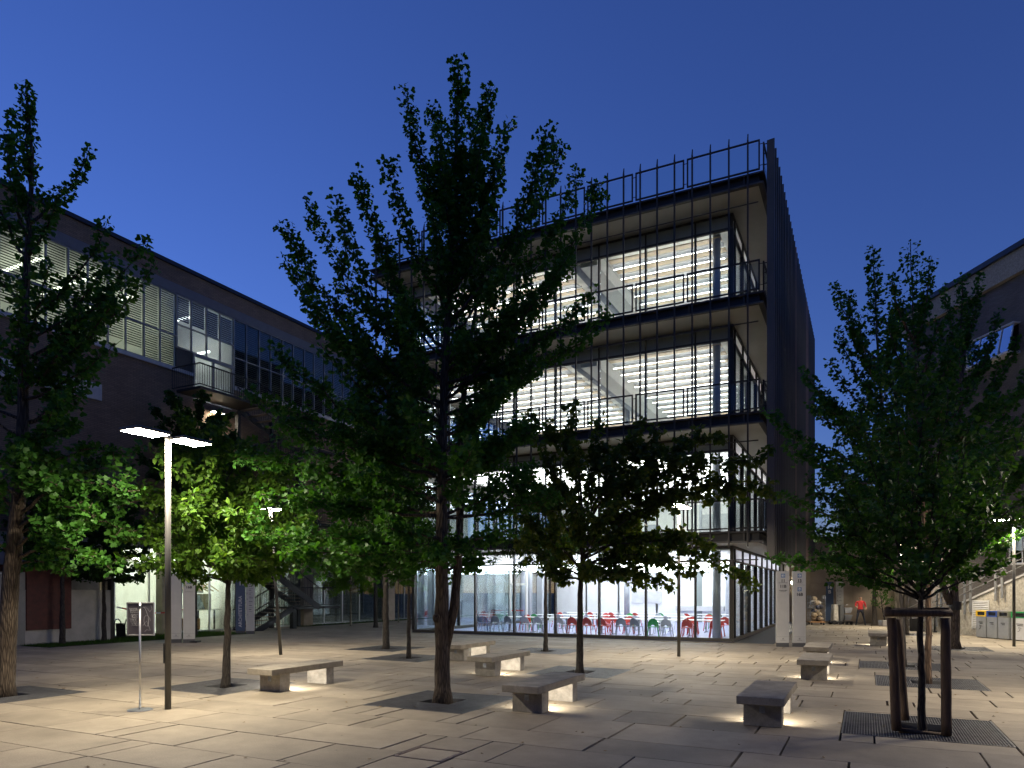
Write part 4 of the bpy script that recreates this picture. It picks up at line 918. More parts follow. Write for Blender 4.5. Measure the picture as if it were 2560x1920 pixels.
# ---------------------------------------------------------------- rubbish cage, cleaning trolley
rg = random.Random(77)
pc = G(2041, 1561.5); t = thing('rubbish_cage', 'wire roll cage piled high with rubbish bags near the far wall', 'cart', pc, R(-8))
MB().box(-.42, .42, -.36, .36, .14, .2).build('deck', 'oak', t)
for x in (-.34, .34):
    for y in (-.28, .28): MB().tube([(x-.03, y, .07), (x+.03, y, .07)], .07, 10).build('wheel', 'black_plastic', t)
for x in (-.42, .42):
    m = MB()
    for y in (-.36, .36): m.tube([(x, y, .2), (x, y, 1.72)], .014, 6)
    for z in (.4, .7, 1.0, 1.3, 1.6, 1.72): m.tube([(x, -.36, z), (x, .36, z)], .009, 5)
    for y in (-.18, 0, .18): m.tube([(x, y, .2), (x, y, 1.72)], .007, 5)
    m.build('side_frame', 'galv', t)
for k in range(26):
    z = .36+(k//5)*.235; c = ['bag_brown', 'bag_dark', 'bag_brown', 'bag_white', 'bag_dark'][(k*3+k//5) % 5] if k < 18 else ('bag_brown' if k % 3 else 'bag_white')
    sp = .36*(1-.07*(k//5)); MB().ball((rg.uniform(-sp, sp)*.8, rg.uniform(-sp, sp)*.75, z), rg.uniform(.15, .21), rg.uniform(.14, .2), rg.uniform(.13, .18), 10, 7, .13, rg).build('bag', c, t, smooth=True)
pc = G(2098, 1561); t = thing('cleaning_trolley', 'cleaning trolley with grey buckets, white sack and mop handle', 'trolley', pc, R(5))
MB().box(-.5, .72, -.25, .25, .14, .19).build('deck', 'grey_plastic', t, bevel=.01)
for x, r_ in ((-.42, .13), (-.05, .11), (.35, .09), (.62, .09)):
    for y in (-.23, .23): MB().tube([(x, y-.03, r_), (x, y+.03, r_)], r_, 14).build('wheel', 'black_plastic', t)
m = MB(); m.hexa([(-.45, -.2, .2), (-.12, -.2, .2), (-.45, .2, .2), (-.12, .2, .2), (-.42, -.18, 1.2), (-.16, -.18, 1.2), (-.42, .18, 1.2), (-.16, .18, 1.2)]); m.build('sack', 'bag_white', t, bevel=.04)
MB().box(-.06, .2, -.2, .2, .19, 1.18).build('cabinet', 'grey_plastic', t, bevel=.02)
for z in (.25, .68): m = MB(); m.hexa([(.26, -.2, z), (.62, -.2, z), (.26, .2, z), (.62, .2, z), (.22, -.24, z+.33), (.72, -.24, z+.33), (.22, .24, z+.33), (.72, .24, z+.33)]); m.build('bucket', 'steel_grey', t, bevel=.015)
MB().tube([(-.1, .1, .2), (-.16, .12, 2.0)], .014, 8).build('mop_handle', 'stake_wood', t); MB().tube([(.2, -.1, 1.15), (.5, -.1, 1.2)], .015, 8).build('push_bar', 'chrome', t)
# ---------------------------------------------------------------- person
def person(loc, rz):
    V = {}; E = []
    def ch(names, pts, rads):
        for n, p, r_ in zip(names, pts, rads):
            if p is not None: V[n] = (p, r_)
        for a_, b_ in zip(names[:-1], names[1:]): E.append((a_, b_))
    ch(['pel', 'waist', 'chest', 'neck0', 'neck', 'head', 'crown'], [(0, 0, .92), (0, .01, 1.08), (0, .02, 1.30), (0, .03, 1.44), (0, .0, 1.51), (0, -.03, 1.60), (0, -.02, 1.68)], [.145, .135, .155, .09, .055, .092, .07])
    for s, n in ((-1, 'l'), (1, 'r')):
        sp = .16 if s < 0 else .2
        ch(['pel', n+'hip', n+'knee', n+'ank', n+'heel', n+'toe'], [None, (s*.1, 0, .86), (s*(.1+sp*.4), -.03, .48), (s*(.1+sp*.75), .03, .09), (s*(.1+sp*.76), .04, .05), (s*(.1+sp*.95), -.14, .035)], [0, .095, .062, .045, .042, .035])
        el = (s*.27, -.04, 1.13); wr = (s*.20, -.27, 1.08) if s < 0 else (s*.30, -.26, .98)
        ch(['chest', n+'sh', n+'el', n+'wr', n+'palm'], [None, (s*.20, .02, 1.38), el, wr, (wr[0]-s*.02, wr[1]-.06, wr[2]-.01)], [0, .068, .05, .034, .034])
        for k in range(4): ch([n+'palm', f'{n}f{k}a', f'{n}f{k}b'], [None, (wr[0]-s*.02+(k-1.5)*.022, wr[1]-.11, wr[2]-.015), (wr[0]-s*.02+(k-1.5)*.02, wr[1]-.14-.008*(k in (1, 2)), wr[2]-.045)], [0, .0095, .008])
        ch([n+'palm', n+'ta', n+'tb'], [None, (wr[0]-s*.055, wr[1]-.06, wr[2]+.005), (wr[0]-s*.065, wr[1]-.09, wr[2]-.01)], [0, .011, .009])
    ks = list(V); ix = {k: i for i, k in enumerate(ks)}
    me = bpy.data.meshes.new('body'); me.from_pydata([V[k][0] for k in ks], [(ix[a_], ix[b_]) for a_, b_ in E], []); me.update()
    o = bpy.data.objects.new('body', me); COL.objects.link(o)
    sk = o.modifiers.new('skin', 'SKIN'); 
    if not me.skin_vertices: o.data.skin_vertices.new() if hasattr(o.data.skin_vertices, 'new') else None
    for i, k in enumerate(ks): me.skin_vertices[0].data[i].radius = (V[k][1], V[k][1]*(.8 if k in ('pel', 'waist', 'chest') else 1)); me.skin_vertices[0].data[i].use_root = k == 'pel'
    sb = o.modifiers.new('sub', 'SUBSURF'); sb.levels = 2; sb.render_levels = 2
    dg = bpy.context.evaluated_depsgraph_get(); m2 = bpy.data.meshes.new_from_object(o.evaluated_get(dg)); bpy.data.objects.remove(o)
    m2.materials.clear()
    for n in ('red_cloth', 'navy_cloth', 'skin', 'hair', 'shoe'): m2.materials.append(MATS[n])
    for p in m2.polygons:
        c = p.center
        if c.z < .085: k = 4
        elif c.z > 1.46: k = 3 if (c.z > 1.63 or c.y > .0) else 2
        elif c.z < .96 and abs(c.x) < .30 and c.y > -.2: k = 1
        elif c.y < -.17 and c.z > .8: k = 2
        else: k = 0
        p.material_index = k
    m2.polygons.foreach_set('use_smooth', [True]*len(m2.polygons))
    t = thing('person', 'person in a red top and dark trousers standing with legs apart', 'person', loc, rz); put('body', m2, t)
    f = MB(); f.ball((0, -.125, 1.595), .012, .018, .018, 6, 4); f.ball((-.09, -.03, 1.60), .014, .025, .03, 6, 4).ball((.09, -.03, 1.60), .014, .025, .03, 6, 4); f.build('nose_and_ears', 'skin', t)
    f = MB(); f.ball((-.035, -.11, 1.615), .009, .008, .007, 6, 4).ball((.035, -.11, 1.615), .009, .008, .007, 6, 4).box(-.03, .03, -.122, -.112, 1.548, 1.556); f.build('eyes_and_mouth', 'ink', t)
    return t
person(G(2151, 1563.5), R(-25))
# potted sapling on the far bench
t = thing('potted_sapling', 'thin leafy sapling in a pale planter near the left stake', 'plant', G(2212, 1592)+Vector((0, 0, .47)))
# ---------------------------------------------------------------- trees
TPL = {  # leaf outlines, 6 points, two quads folded along the midrib
 'fan': np.array([(0, 0, 0), (-.55, .50, .10), (-.36, .86, .06), (0, .74, 0), (.36, .86, .06), (.55, .50, .10)]),
 'oval': np.array([(0, 0, 0), (-.27, .34, .07), (-.22, .70, .06), (0, 1, -.04), (.22, .70, .06), (.27, .34, .07)]),
 'lobed': np.array([(0, 0, 0), (-.52, .30, .06), (-.30, .62, .02), (0, 1.0, -.05), (.30, .62, .02), (.52, .30, .06)]),
 'slim': np.array([(0, 0, 0), (-.10, .30, .03), (-.09, .70, .02), (0, 1.15, -.05), (.09, .70, .02), (.10, .30, .03)])}
def leaves_mesh(name, pos, axis, nor, size, kind, mat, rs):
    n = len(pos); T = TPL[kind]
    axis /= np.linalg.norm(axis, axis=1)[:, None]+1e-9
    nor -= axis*(nor*axis).sum(1)[:, None]; nor /= np.linalg.norm(nor, axis=1)[:, None]+1e-9
    side = np.cross(axis, nor)
    v = pos[:, None, :]+size[:, None, None]*(T[None, :, 0, None]*side[:, None, :]+T[None, :, 1, None]*axis[:, None, :]+T[None, :, 2, None]*nor[:, None, :])
    v = v.reshape(-1, 3); base = np.arange(n)[:, None]*6
    f = np.concatenate([base+np.array([0, 1, 2, 3]), base+np.array([0, 3, 4, 5])], 1).reshape(-1)
    me = bpy.data.meshes.new(name); me.vertices.add(n*6); me.vertices.foreach_set('co', v.astype(np.float32).ravel())
    me.loops.add(n*8); me.loops.foreach_set('vertex_index', f.astype(np.int32)); me.polygons.add(n*2)
    me.polygons.foreach_set('loop_start', np.arange(n*2, dtype=np.int32)*4); me.update(calc_edges=True)
    at = me.attributes.new('leaf_tone', 'FLOAT', 'POINT'); at.data.foreach_set('value', np.repeat(rs.random(n)**1.3, 6).astype(np.float32))
    me.materials.append(MATS[mat]); return me
def bez(a, c, b, n):
    return [a*(1-t)**2+c*2*t*(1-t)+b*t*t for t in [i/n for i in range(n+1)]]
MULT = {11: 1.75, 44: 1.2, 22: 1.05, 111: .95, 121: 1.6, 131: 1.6, 141: 1.5, 103: 2.2, 104: 2.2, 77: 1.9, 99: 1.9, 88: 1.9}
class Tree:
    def __init__(s, name, label, base, trunk, rad, leaf, mat, bark, lsize, seed, group=None, dens=60, spread=.09, clump=1, droop=.25):
        s.base = Vector(base); s.rs = np.random.default_rng(seed); s.r = random.Random(seed); s.wood = MB(); s.P = []; s.A = []
        s.name, s.label, s.leaf, s.mat, s.bark, s.ls, s.group, s.dens, s.spread, s.droop = name, label, leaf, mat, bark, lsize*1.18, group, dens*MULT.get(seed, 1.55), spread*1.15, droop
        s.tr = [Vector(p) for p in trunk]; s.tube = MB(); n = []; rr_ = []
        L = [0]
        for a, b in zip(s.tr[:-1], s.tr[1:]): L.append(L[-1]+(b-a).length)
        s.L = L; N = 34
        for i in range(N+1):
            f = i/N; p = s.at_len(f*L[-1]); w = .012 if 0 < i < N else 0
            n.append(p+Vector((s.r.uniform(-w, w), s.r.uniform(-w, w), 0))); flare = 1+.35*max(0, 1-f*L[-1]/.35)**2
            rr_.append(max(.008, rad*(1-.93*f**.85))*flare*(1+s.r.uniform(-.04, .04)))
        s.rad = rad; s.tube.tube(n, rr_, 14)
    def at_len(s, l):
        for i in range(len(s.tr)-1):
            if l <= s.L[i+1]+1e-6: return s.tr[i].lerp(s.tr[i+1], (l-s.L[i])/max(1e-6, s.L[i+1]-s.L[i]))
        return s.tr[-1].copy()
    def at_z(s, z):
        for a, b in zip(s.tr[:-1], s.tr[1:]):
            if a.z <= z <= b.z: return a.lerp(b, (z-a.z)/max(1e-6, b.z-a.z))
        return s.tr[-1].copy() if z > s.tr[-1].z else s.tr[0].copy()
    def coat(s, pts, f0=0., dens=None, spread=None):  # leaves along a path
        dens = dens or s.dens; spread = spread or s.spread; P = np.array([tuple(p) for p in pts]); seg = np.linalg.norm(np.diff(P, axis=0), axis=1); cum = np.concatenate([[0], np.cumsum(seg)])
        L = cum[-1]; n = int(L*(1-f0)*dens*s.rs.uniform(.8, 1.2))
        if n < 1: return
        l = s.rs.uniform(f0*L, L, n); c = np.stack([np.interp(l, cum, P[:, k]) for k in range(3)], 1)
        d = s.rs.normal(size=(n, 3)); d /= np.linalg.norm(d, axis=1)[:, None]
        off = d*(spread*s.rs.random(n)**.6)[:, None]; s.P.append(c+off); s.A.append(d*.8+s.rs.normal(size=(n, 3))*.4+np.array([0, 0, -s.droop]))
    def branch(s, a, b, r0, mode='up', twigs=7, f0=.2, tl=(.25, .6), dens=None, twup=.25):
        a, b = Vector(a), Vector(b); d = b-a; h = Vector((d.x, d.y, 0))
        if mode == 'up': c = a+h*.62+Vector((0, 0, d.z*.28))
        elif mode == 'droop': c = a+h*.5+Vector((0, 0, d.z*.5+h.length*.30))
        else: c = a+d*.5+Vector((s.r.uniform(-.1, .1), s.r.uniform(-.1, .1), s.r.uniform(-.05, .1)))*d.length*.4
        n = 9; pts = bez(a, c, b, n)
        for i in range(1, n): pts[i] += Vector((s.r.uniform(-1, 1), s.r.uniform(-1, 1), s.r.uniform(-1, 1)))*.018*d.length
        s.wood.tube(pts, [max(.004, r0*(1-.88*i/n)) for i in range(n+1)], 6); s.coat(pts, f0, dens)
        for k in range(twigs):
            t = f0*.8+(1-f0*.8)*(k+s.r.random())/twigs; i = min(n-1, int(t*n)); p = pts[i].lerp(pts[i+1], t*n-i); tg = (pts[i+1]-pts[i]).normalized()
            dr = tg*.75+Vector((s.r.gauss(0, 1), s.r.gauss(0, 1), s.r.gauss(0, .7)))*.62+Vector((0, 0, twup)); dr.normalize()
            l = s.r.uniform(*tl)*(1.15-.55*t)*max(1., min(2.2, d.length*.45)); e = p+dr*l; m_ = p.lerp(e, .5)+Vector((0, 0, -.05*l if mode != 'up' else -.08*l))
            tp = bez(p, m_, e, 4); s.wood.tube(tp, [max(.0025, r0*.35*(1-.8*j/4)) for j in range(5)], 4); s.coat(tp, .1, dens)
            for q_ in range(2):
                f = s.r.uniform(.3, .9); p2 = tp[0].lerp(tp[-1], f); d2 = (dr*.7+Vector((s.r.gauss(0, 1), s.r.gauss(0, 1), s.r.gauss(0, .7)))*.6).normalized(); e2 = p2+d2*l*s.r.uniform(.3, .6)
                s.wood.tube([p2, e2], [.003, .0015], 3); s.coat([p2, e2], .0, dens)
    def ring(s, n, z0, z1, reach, rise, mode='up', r0=.035, avoid=None, **kw):  # whorl of branches, reach(f) and rise(f) with f=0 at z0
        for k in range(n):
            f = (k+s.r.random()*.8)/n; z = z0+(z1-z0)*f; a = s.at_z(z); az = k*2.39996+s.r.uniform(-.4, .4); L = reach(f)*s.r.uniform(.75, 1.1)
            b = a+Vector((math.cos(az)*L, math.sin(az)*L, rise(f)*s.r.uniform(.7, 1.25))); s.branch(a, b, r0*(1-.5*f), mode, **kw)
    def done(s):
        t = thing(s.name, s.label, 'tree', s.base, 0, s.group); inv = np.array(tuple(s.base))
        for mb, nm in ((s.tube, 'trunk'), (s.wood, 'branches')):
            if not mb.v: continue
            mb.v = [(x-s.base.x, y-s.base.y, z-s.base.z) for x, y, z in mb.v]; mb.build(nm, s.bark, t, smooth=True)
        if s.P:
            P = np.concatenate(s.P); A = np.concatenate(s.A); n = len(P); N = s.rs.normal(size=(n, 3))*.55+np.array([0, 0, .75])
            sz = s.ls*s.rs.uniform(.5, 1.3, n); me = leaves_mesh('crown', P-inv, A, N, sz, s.leaf, s.mat, s.rs); put('crown', me, t, kind='stuff')
            global NLEAF; NLEAF += n
        return t
NLEAF = 0
def trunk_px(pts, Y): return [W(u, v, Y) for u, v in pts]
def gnd(k, dz=0): v = TREES[k].copy(); v.z = dz; return v

# T1 tall forked ginkgo in the middle
Y = TREES['t1'].y
T = Tree('ginkgo_tree', 'tall ginkgo with forked trunk and spiky crown in the middle', TREES['t1'], [gnd('t1', -.1)]+trunk_px([(1105, 1504), (1105, 1157), (1111, 926), (1128, 694), (1140, 463), (1146, 150)], Y), .155, 'fan', 'leaf_ginkgo', 'bark', .074, 11, dens=66, spread=.135)
s2 = [W(1112, 1640, Y-.02), W(1135, 1520, Y+.05), W(1143, 1440, Y+.1), W(1150, 1300, Y+.2), W(1152, 1100, Y+.4), W(1170, 880, Y+.6), W(1215, 640, Y+.9)]
T.tube.tube(s2, [.07, .085, .078, .07, .055, .04, .015], 12)
T.tube.ball(tuple(W(1092, 1545, Y-.08)), .075, .075, .09, 10, 7, .12)
tips = [(1146, 150, 560, 0), (1011, 231, 580, -.4), (1223, 223, 540, .4), (1270, 307, 640, .6), (1082, 262, 560, .5), (1100, 330, 620, -.6), (1060, 420, 680, .5), (1185, 290, 600, .5), (1240, 500, 740, -.5), (1200, 450, 700, .6), (1080, 520, 760, -.6), (1225, 600, 820, .6), (1200, 330, 650, -.3), (970, 398, 780, -.5), (1250, 420, 720, .3), (892, 433, 900, .3), (838, 491, 960, -.5), (776, 513, 950, .6), (712, 561, 1020, 0), (712, 645, 1010, .9), (947, 600, 870, .7),
        (1378, 324, 800, -.2), (1400, 361, 840, .5), (1441, 449, 920, .3), (1497, 462, 980, -.3), (1480, 734, 960, .4), (1420, 640, 930, -.7), (1516, 787, 1010, .2), (1345, 905, 1040, -.5), (1265, 965, 1090, .6), (1300, 760, 1000, .9),
        (760, 740, 1060, -.5), (800, 860, 1090, -.9), (700, 880, 1120, .5), (660, 1010, 1180, .2), (720, 1060, 1200, -.8), (640, 1150, 1260, .6), (690, 1240, 1290, -.4), (650, 1330, 1360, .3), (720, 1375, 1385, -.6), (790, 1405, 1400, .4), (880, 1390, 1380, -1.1), (900, 1180, 1260, -1.2), (850, 1010, 1180, -1.3), (960, 1320, 1350, -1.3),
        (1240, 1120, 1200, -.7), (1310, 1210, 1290, .5), (1260, 1330, 1380, -.5), (1190, 1400, 1430, .6), (1090, 1380, 1400, -1.4), (1330, 1080, 1180, .9)]
for u, v, vs, dy in tips:
    a = T.at_z(CAM_H+(HORIZ-vs)/F_PX*Y); b = W(u, v, Y+dy); low = v > 1000
    T.branch(a, b, .035 if v > 560 else .025, 'up' if not low else 'mid', twigs=int(5+(b-a).length*2.2), f0=.22 if not low else .3, tl=(.07, .21) if not low else (.22, .5), twup=.45 if not low else .05)
T.coat([T.at_z(z) for z in (6.8, 8, 9, 10, 11, 11.65)], 0, 110, .17); T.coat([T.at_z(z) for z in (6.5, 8, 9, 9.9)], 0, 260, .42)
T.ring(20, 3.3, 5.6, lambda f: 2.3-.9*f, lambda f: .5+1.4*f, 'up', .03, twigs=7, f0=.3, tl=(.25, .5))
T.done()
# T2 ginkgo at the left edge
Y = TREES['t2'].y
T = Tree('ginkgo_tree', 'leaning ginkgo cut by the left picture edge', TREES['t2'], [gnd('t2', -.1)]+trunk_px([(22, 1500), (40, 1300), (55, 1150), (60, 850), (72, 600), (80, 400), (64, 205)], Y), .19, 'fan', 'leaf_ginkgo', 'bark', .09, 22, dens=60, spread=.10)
for u, v, vs, dy in [(64, 205, 480, 0), (225, 370, 560, .2), (30, 290, 560, .4), (10, 330, 600, -.4), (150, 475, 640, -.3), (-60, 330, 640, .3), (-120, 500, 760, 0), (270, 550, 800, .2), (280, 640, 860, -.3), (368, 595, 900, .3), (390, 655, 940, .1), (330, 700, 950, -.6), (285, 760, 960, .5), (285, 860, 1000, -.5), (200, 780, 980, -.9), (120, 640, 900, -1.), (-150, 700, 900, .4), (-200, 900, 1050, 0), (240, 930, 1060, .9),
        (180, 1060, 1180, -.4), (290, 1130, 1230, -.3), (330, 1230, 1290, -.5), (240, 1290, 1330, -.7), (190, 1340, 1380, -.9), (280, 1425, 1400, -.5), (120, 1200, 1270, -1.1), (-120, 1150, 1280, -.3), (-90, 1330, 1390, -.6), (150, 1420, 1420, .8), (60, 1130, 1220, -1.3), (330, 1330, 1340, .4)]:
    a = T.at_z(CAM_H+(HORIZ-vs)/F_PX*Y); b = W(u, v, Y+dy); low = v > 1000
    T.branch(a, b, .035, 'up' if not low else 'droop', twigs=int(5+(b-a).length*2.2), f0=.2 if not low else .3, tl=(.07, .21) if not low else (.22, .5), twup=.4 if not low else .0)
T.coat([T.at_z(z) for z in (7.5, 9, 10, 11, 11.6)], 0, 80, .16)
T.ring(14, 3.2, 6.5, lambda f: 2.2-.8*f, lambda f: .4+1.4*f, 'up', .03, twigs=6, f0=.3, tl=(.25, .5))
T.done()
# T3 broad elm behind the lamp
Y = TREES['t3'].y
T = Tree('broad_elm_tree', 'spreading oval leaved tree lit yellow green behind the lamp post', TREES['t3'], [gnd('t3', -.1)]+trunk_px([(568, 1600), (571, 1471), (570, 1350), (565, 1200), (575, 1110)], Y), .092, 'oval', 'leaf_elm', 'bark_dark', .105, 33, dens=40, spread=.08)
for u, v, vs, dy in [(340, 1210, 1420, -.3), (300, 1330, 1440, .2), (330, 1400, 1460, -.5), (420, 1130, 1400, -.6), (480, 1100, 1380, .2), (560, 1090, 1350, .5), (520, 1130, 1400, -1.3), (640, 1110, 1380, .3), (700, 1150, 1400, -.4), (760, 1250, 1430, .2), (790, 1350, 1450, -.3), (740, 1390, 1450, .4), (640, 1395, 1455, -.9), (420, 1395, 1455, -.9), (480, 1300, 1430, -1.6), (600, 1290, 1430, -1.6), (380, 1290, 1440, .8), (690, 1330, 1440, 1.0), (560, 1390, 1450, -1.4), (450, 1250, 1430, -1.0), (700, 1420, 1450, .5)]:
    a = T.at_z(CAM_H+(HORIZ-vs)/F_PX*Y); b = W(u, v, Y+dy); T.branch(a, b, .026, 'mid', twigs=int(6+(b-a).length*3.2), f0=.25, tl=(.25, .6), twup=.0)
T.ring(13, 2.7, 4.6, lambda f: 2.2-1.0*f, lambda f: .5+.5*f, 'mid', .02, twigs=8, f0=.3, tl=(.25, .6)); T.done()
# T4 maple with hanging sprays
Y = TREES['t4'].y
T = Tree('maple_tree', 'dark spreading maple with arching seed laden branches before the glass front', TREES['t4'], [gnd('t4', -.1)]+trunk_px([(1450, 1560), (1452, 1450), (1460, 1330), (1450, 1200), (1440, 1060)], Y), .10, 'lobed', 'leaf_maple', 'bark_dark', .105, 44, dens=44, spread=.10)
for u, v, vs, dy in [(1420, 1020, 1300, 0), (1500, 1050, 1330, .5), (1340, 1090, 1330, -.3), (1300, 1180, 1380, .2), (1270, 1270, 1420, -.5), (1290, 1360, 1440, .4), (1350, 1420, 1450, -1.), (1600, 1060, 1330, -.3), (1640, 1080, 1330, .3), (1800, 1090, 1320, .2), (1900, 1150, 1330, -.2), (1925, 1230, 1330, .1), (1800, 1240, 1360, .4), (1690, 1140, 1360, -.4), (1700, 1250, 1400, -.2), (1780, 1370, 1400, .2), (1870, 1450, 1390, -.1), (1650, 1400, 1430, .6), (1740, 1440, 1420, -.6), (1560, 1430, 1440, -1.), (1600, 1460, 1440, .4), (1540, 1250, 1400, -1.6), (1430, 1240, 1400, -1.7), (1380, 1310, 1430, 1.6), (1600, 1320, 1410, 1.5), (1480, 1420, 1445, -1.5), (1680, 1470, 1440, .1)]:
    a = T.at_z(CAM_H+(HORIZ-vs)/F_PX*Y); b = W(u, v, Y+dy); T.branch(a, b, .03, 'droop' if u > 1560 else 'mid', twigs=int(7+(b-a).length*2.6), f0=.28, tl=(.18, .45), twup=-.15)
T.ring(10, 2.5, 5.2, lambda f: 2.3-1.1*f, lambda f: .4+.6*f, 'mid', .022, twigs=8, f0=.3, tl=(.22, .55)); T.done()
# thin trees between benches and glass
def simple(name, label, k, top, rad, z0, reach, n, leaf, mat, bark, ls, seed, rise=lambda f: .4+.8*f, mode='mid', dens=42, lean=(0, 0), twigs=8, spread=.09, tl=(.25, .55), twup=.0, tr=None):
    g_ = TREES[k]; T = Tree(name, label, g_, tr or [gnd(k, -.1), g_+Vector((lean[0]*.4, lean[1]*.4, top*.4)), g_+Vector((lean[0], lean[1], top))], rad, leaf, mat, bark, ls, seed, dens=dens, spread=spread)
    T.ring(n, z0, top*.97, reach, rise, mode, .026, twigs=twigs, f0=.25, tl=tl, twup=twup); return T
simple('ash_tree', 'slim tree with drooping narrow leaves closest to the glass front', 't5', 5.2, .085, 2.7, lambda f: 1.9-1.1*f, 22, 'slim', 'leaf_dark', 'bark_dark', .14, 55, mode='droop', rise=lambda f: -.2+.9*f, dens=40).done()
simple('slim_tree', 'slim dark tree between the tall tree and the dark trunk behind', 't6', 5.6, .075, 2.6, lambda f: 1.9-.9*f, 24, 'oval', 'leaf_dark', 'bark_dark', .085, 66, rise=lambda f: .2+.8*f).done()
simple('dark_tree', 'dark trunked leafy tree farther behind, left of the tall tree', 't7', 7.2, .13, 2.7, lambda f: 2.7-1.3*f, 34, 'oval', 'leaf_dark', 'bark_dark', .095, 77, rise=lambda f: .3+.9*f, dens=38).done()
simple('lawn_tree', 'round headed dark tree on the lawn before the white wall', 't8', 5.6, .10, 2.35, lambda f: 2.0-1.0*f, 30, 'lobed', 'leaf_dark', 'bark_dark', .11, 88, rise=lambda f: .2+.7*f, dens=36).done()
simple('lawn_tree', 'dark tree on the lawn in front of the red screen', 't9', 6.4, .115, 2.6, lambda f: 2.4-1.1*f, 30, 'lobed', 'leaf_dark', 'bark_dark', .11, 99, rise=lambda f: .3+.9*f, dens=36).done()
TREES['t10b'] = G(996, 1556); TREES['t17'] = pq(-19.5, 3.0); TREES['t18'] = pq(-22.3, -6.5)
simple('feathery_tree', 'young feathery light green tree before the dark ground floor glazing', 't10', 4.9, .07, 2.0, lambda f: 2.1-1.2*f, 26, 'slim', 'leaf_fern', 'bark_pale', .17, 101, mode='droop', rise=lambda f: -.3+.8*f, dens=50, twup=-.3).done()
simple('feathery_tree', 'second thin feathery tree close to the left edge of the glass building', 't10b', 4.6, .06, 2.4, lambda f: 1.6-.8*f, 16, 'slim', 'leaf_fern', 'bark_pale', .15, 102, mode='droop', rise=lambda f: -.2+.8*f, dens=36).done()
simple('stair_tree', 'leafy dark tree whose crown hides the middle of the fire stair', 't17', 9.6, .13, 3.4, lambda f: 2.8-1.4*f, 36, 'oval', 'leaf_dark', 'bark_dark', .11, 103, rise=lambda f: .5+1.0*f, dens=34).done()
simple('shop_tree', 'dark broad tree rising before the brick wall above the shop', 't18', 9.8, .14, 3.9, lambda f: 3.0-1.5*f, 40, 'lobed', 'leaf_dark', 'bark_dark', .12, 104, rise=lambda f: .5+1.0*f, dens=34).done()
# right hand trees
Y = TREES['t11'].y
T = Tree('staked_tree', 'young many branched tree propped by wooden stakes on the right', TREES['t11'], [gnd('t11', -.1)]+trunk_px([(2304, 1700), (2300, 1500), (2296, 1300), (2300, 1100), (2310, 960)], Y), .058, 'lobed', 'leaf_small', 'bark_dark', .062, 111, dens=44, spread=.07)
for u, v, vs, dy in [(2560, 1290, 1490, .1), (2620, 1200, 1470, -.3), (2480, 1180, 1480, .3), (2420, 1060, 1450, -.2), (2370, 960, 1400, .2), (2300, 930, 1380, 0), (2230, 940, 1400, .3), (2150, 1020, 1450, -.2), (2080, 1120, 1470, .2), (2020, 1200, 1480, -.1), (1990, 1300, 1490, .3), (2050, 1390, 1495, -.3), (2140, 1440, 1500, .4), (2450, 1350, 1500, -.5), (2520, 1400, 1500, .5), (2200, 1250, 1490, -.9), (2380, 1230, 1490, -.9), (2280, 1150, 1470, -1.), (2280, 1380, 1500, -1.1), (2200, 1100, 1450, .9), (2400, 1140, 1450, .9), (2120, 1300, 1480, .9), (2480, 1260, 1490, 1.0), (2560, 1080, 1450, .6), (2400, 1410, 1500, 1.)]:
    a = T.at_z(CAM_H+(HORIZ-vs)/F_PX*Y); b = W(u, v, Y+dy); T.branch(a, b, .02, 'mid' if v > 1150 else 'up', twigs=int(7+(b-a).length*4), f0=.35, tl=(.2, .45), twup=.25)
T.done()
def ginkgo_px(label, k, trunk, rad, tips, seed, bark, ls=.09, dens=46, mat='leaf_ginkgo', ring=None, name='ginkgo_tree', stem2=None):
    Y = TREES[k].y; T = Tree(name, label, TREES[k], [gnd(k, -.1)]+trunk_px(trunk, Y), rad, 'fan', mat, bark, ls, seed, dens=dens, spread=.12)
    for u, v, vs, dy in tips:
        a = T.at_z(CAM_H+(HORIZ-vs)/F_PX*Y); b = W(u, v, Y+dy); T.branch(a, b, .035, 'up', twigs=int(6+(b-a).length*2.2), f0=.22, tl=(.08, .24), twup=.4)
    z = T.tr[-1].z; T.coat([T.at_z(z-2.5), T.at_z(z-1.2), T.at_z(z-.1)], 0, 150, .2)
    if ring: T.ring(*ring, twigs=8, f0=.28, tl=(.3, .6))
    if stem2: T.tube.tube([W(u, v, Y) for u, v in stem2], [rad*.75-.012*i for i in range(len(stem2))], 12)
    T.done()
ginkgo_px('pale barked two stemmed ginkgo with a slender spire', 't12', [(2252, 1560), (2240, 1400), (2215, 1150), (2195, 900), (2182, 613)], .115, [(2085, 708, 900, 0), (2120, 735, 950, .5), (2240, 760, 950, -.3), (2095, 830, 1000, .3), (2078, 905, 1050, -.4), (2010, 930, 1100, 0), (2020, 1000, 1130, .5), (1915, 1030, 1180, .2), (1960, 1110, 1220, -.4), (1950, 1240, 1320, .3), (2050, 1180, 1290, -.8), (2280, 900, 1040, .6), (2150, 800, 1000, -.7), (2240, 1000, 1150, 1.), (1930, 1400, 1420, -.2), (2030, 1330, 1380, .9)], 121, 'bark_pale', ring=(9, 4, 7.5, lambda f: 2.6-1.2*f, lambda f: .8+1.2*f, 'up', .03), stem2=[(2246, 1560), (2268, 1480), (2270, 1400), (2268, 1250), (2280, 1050)])
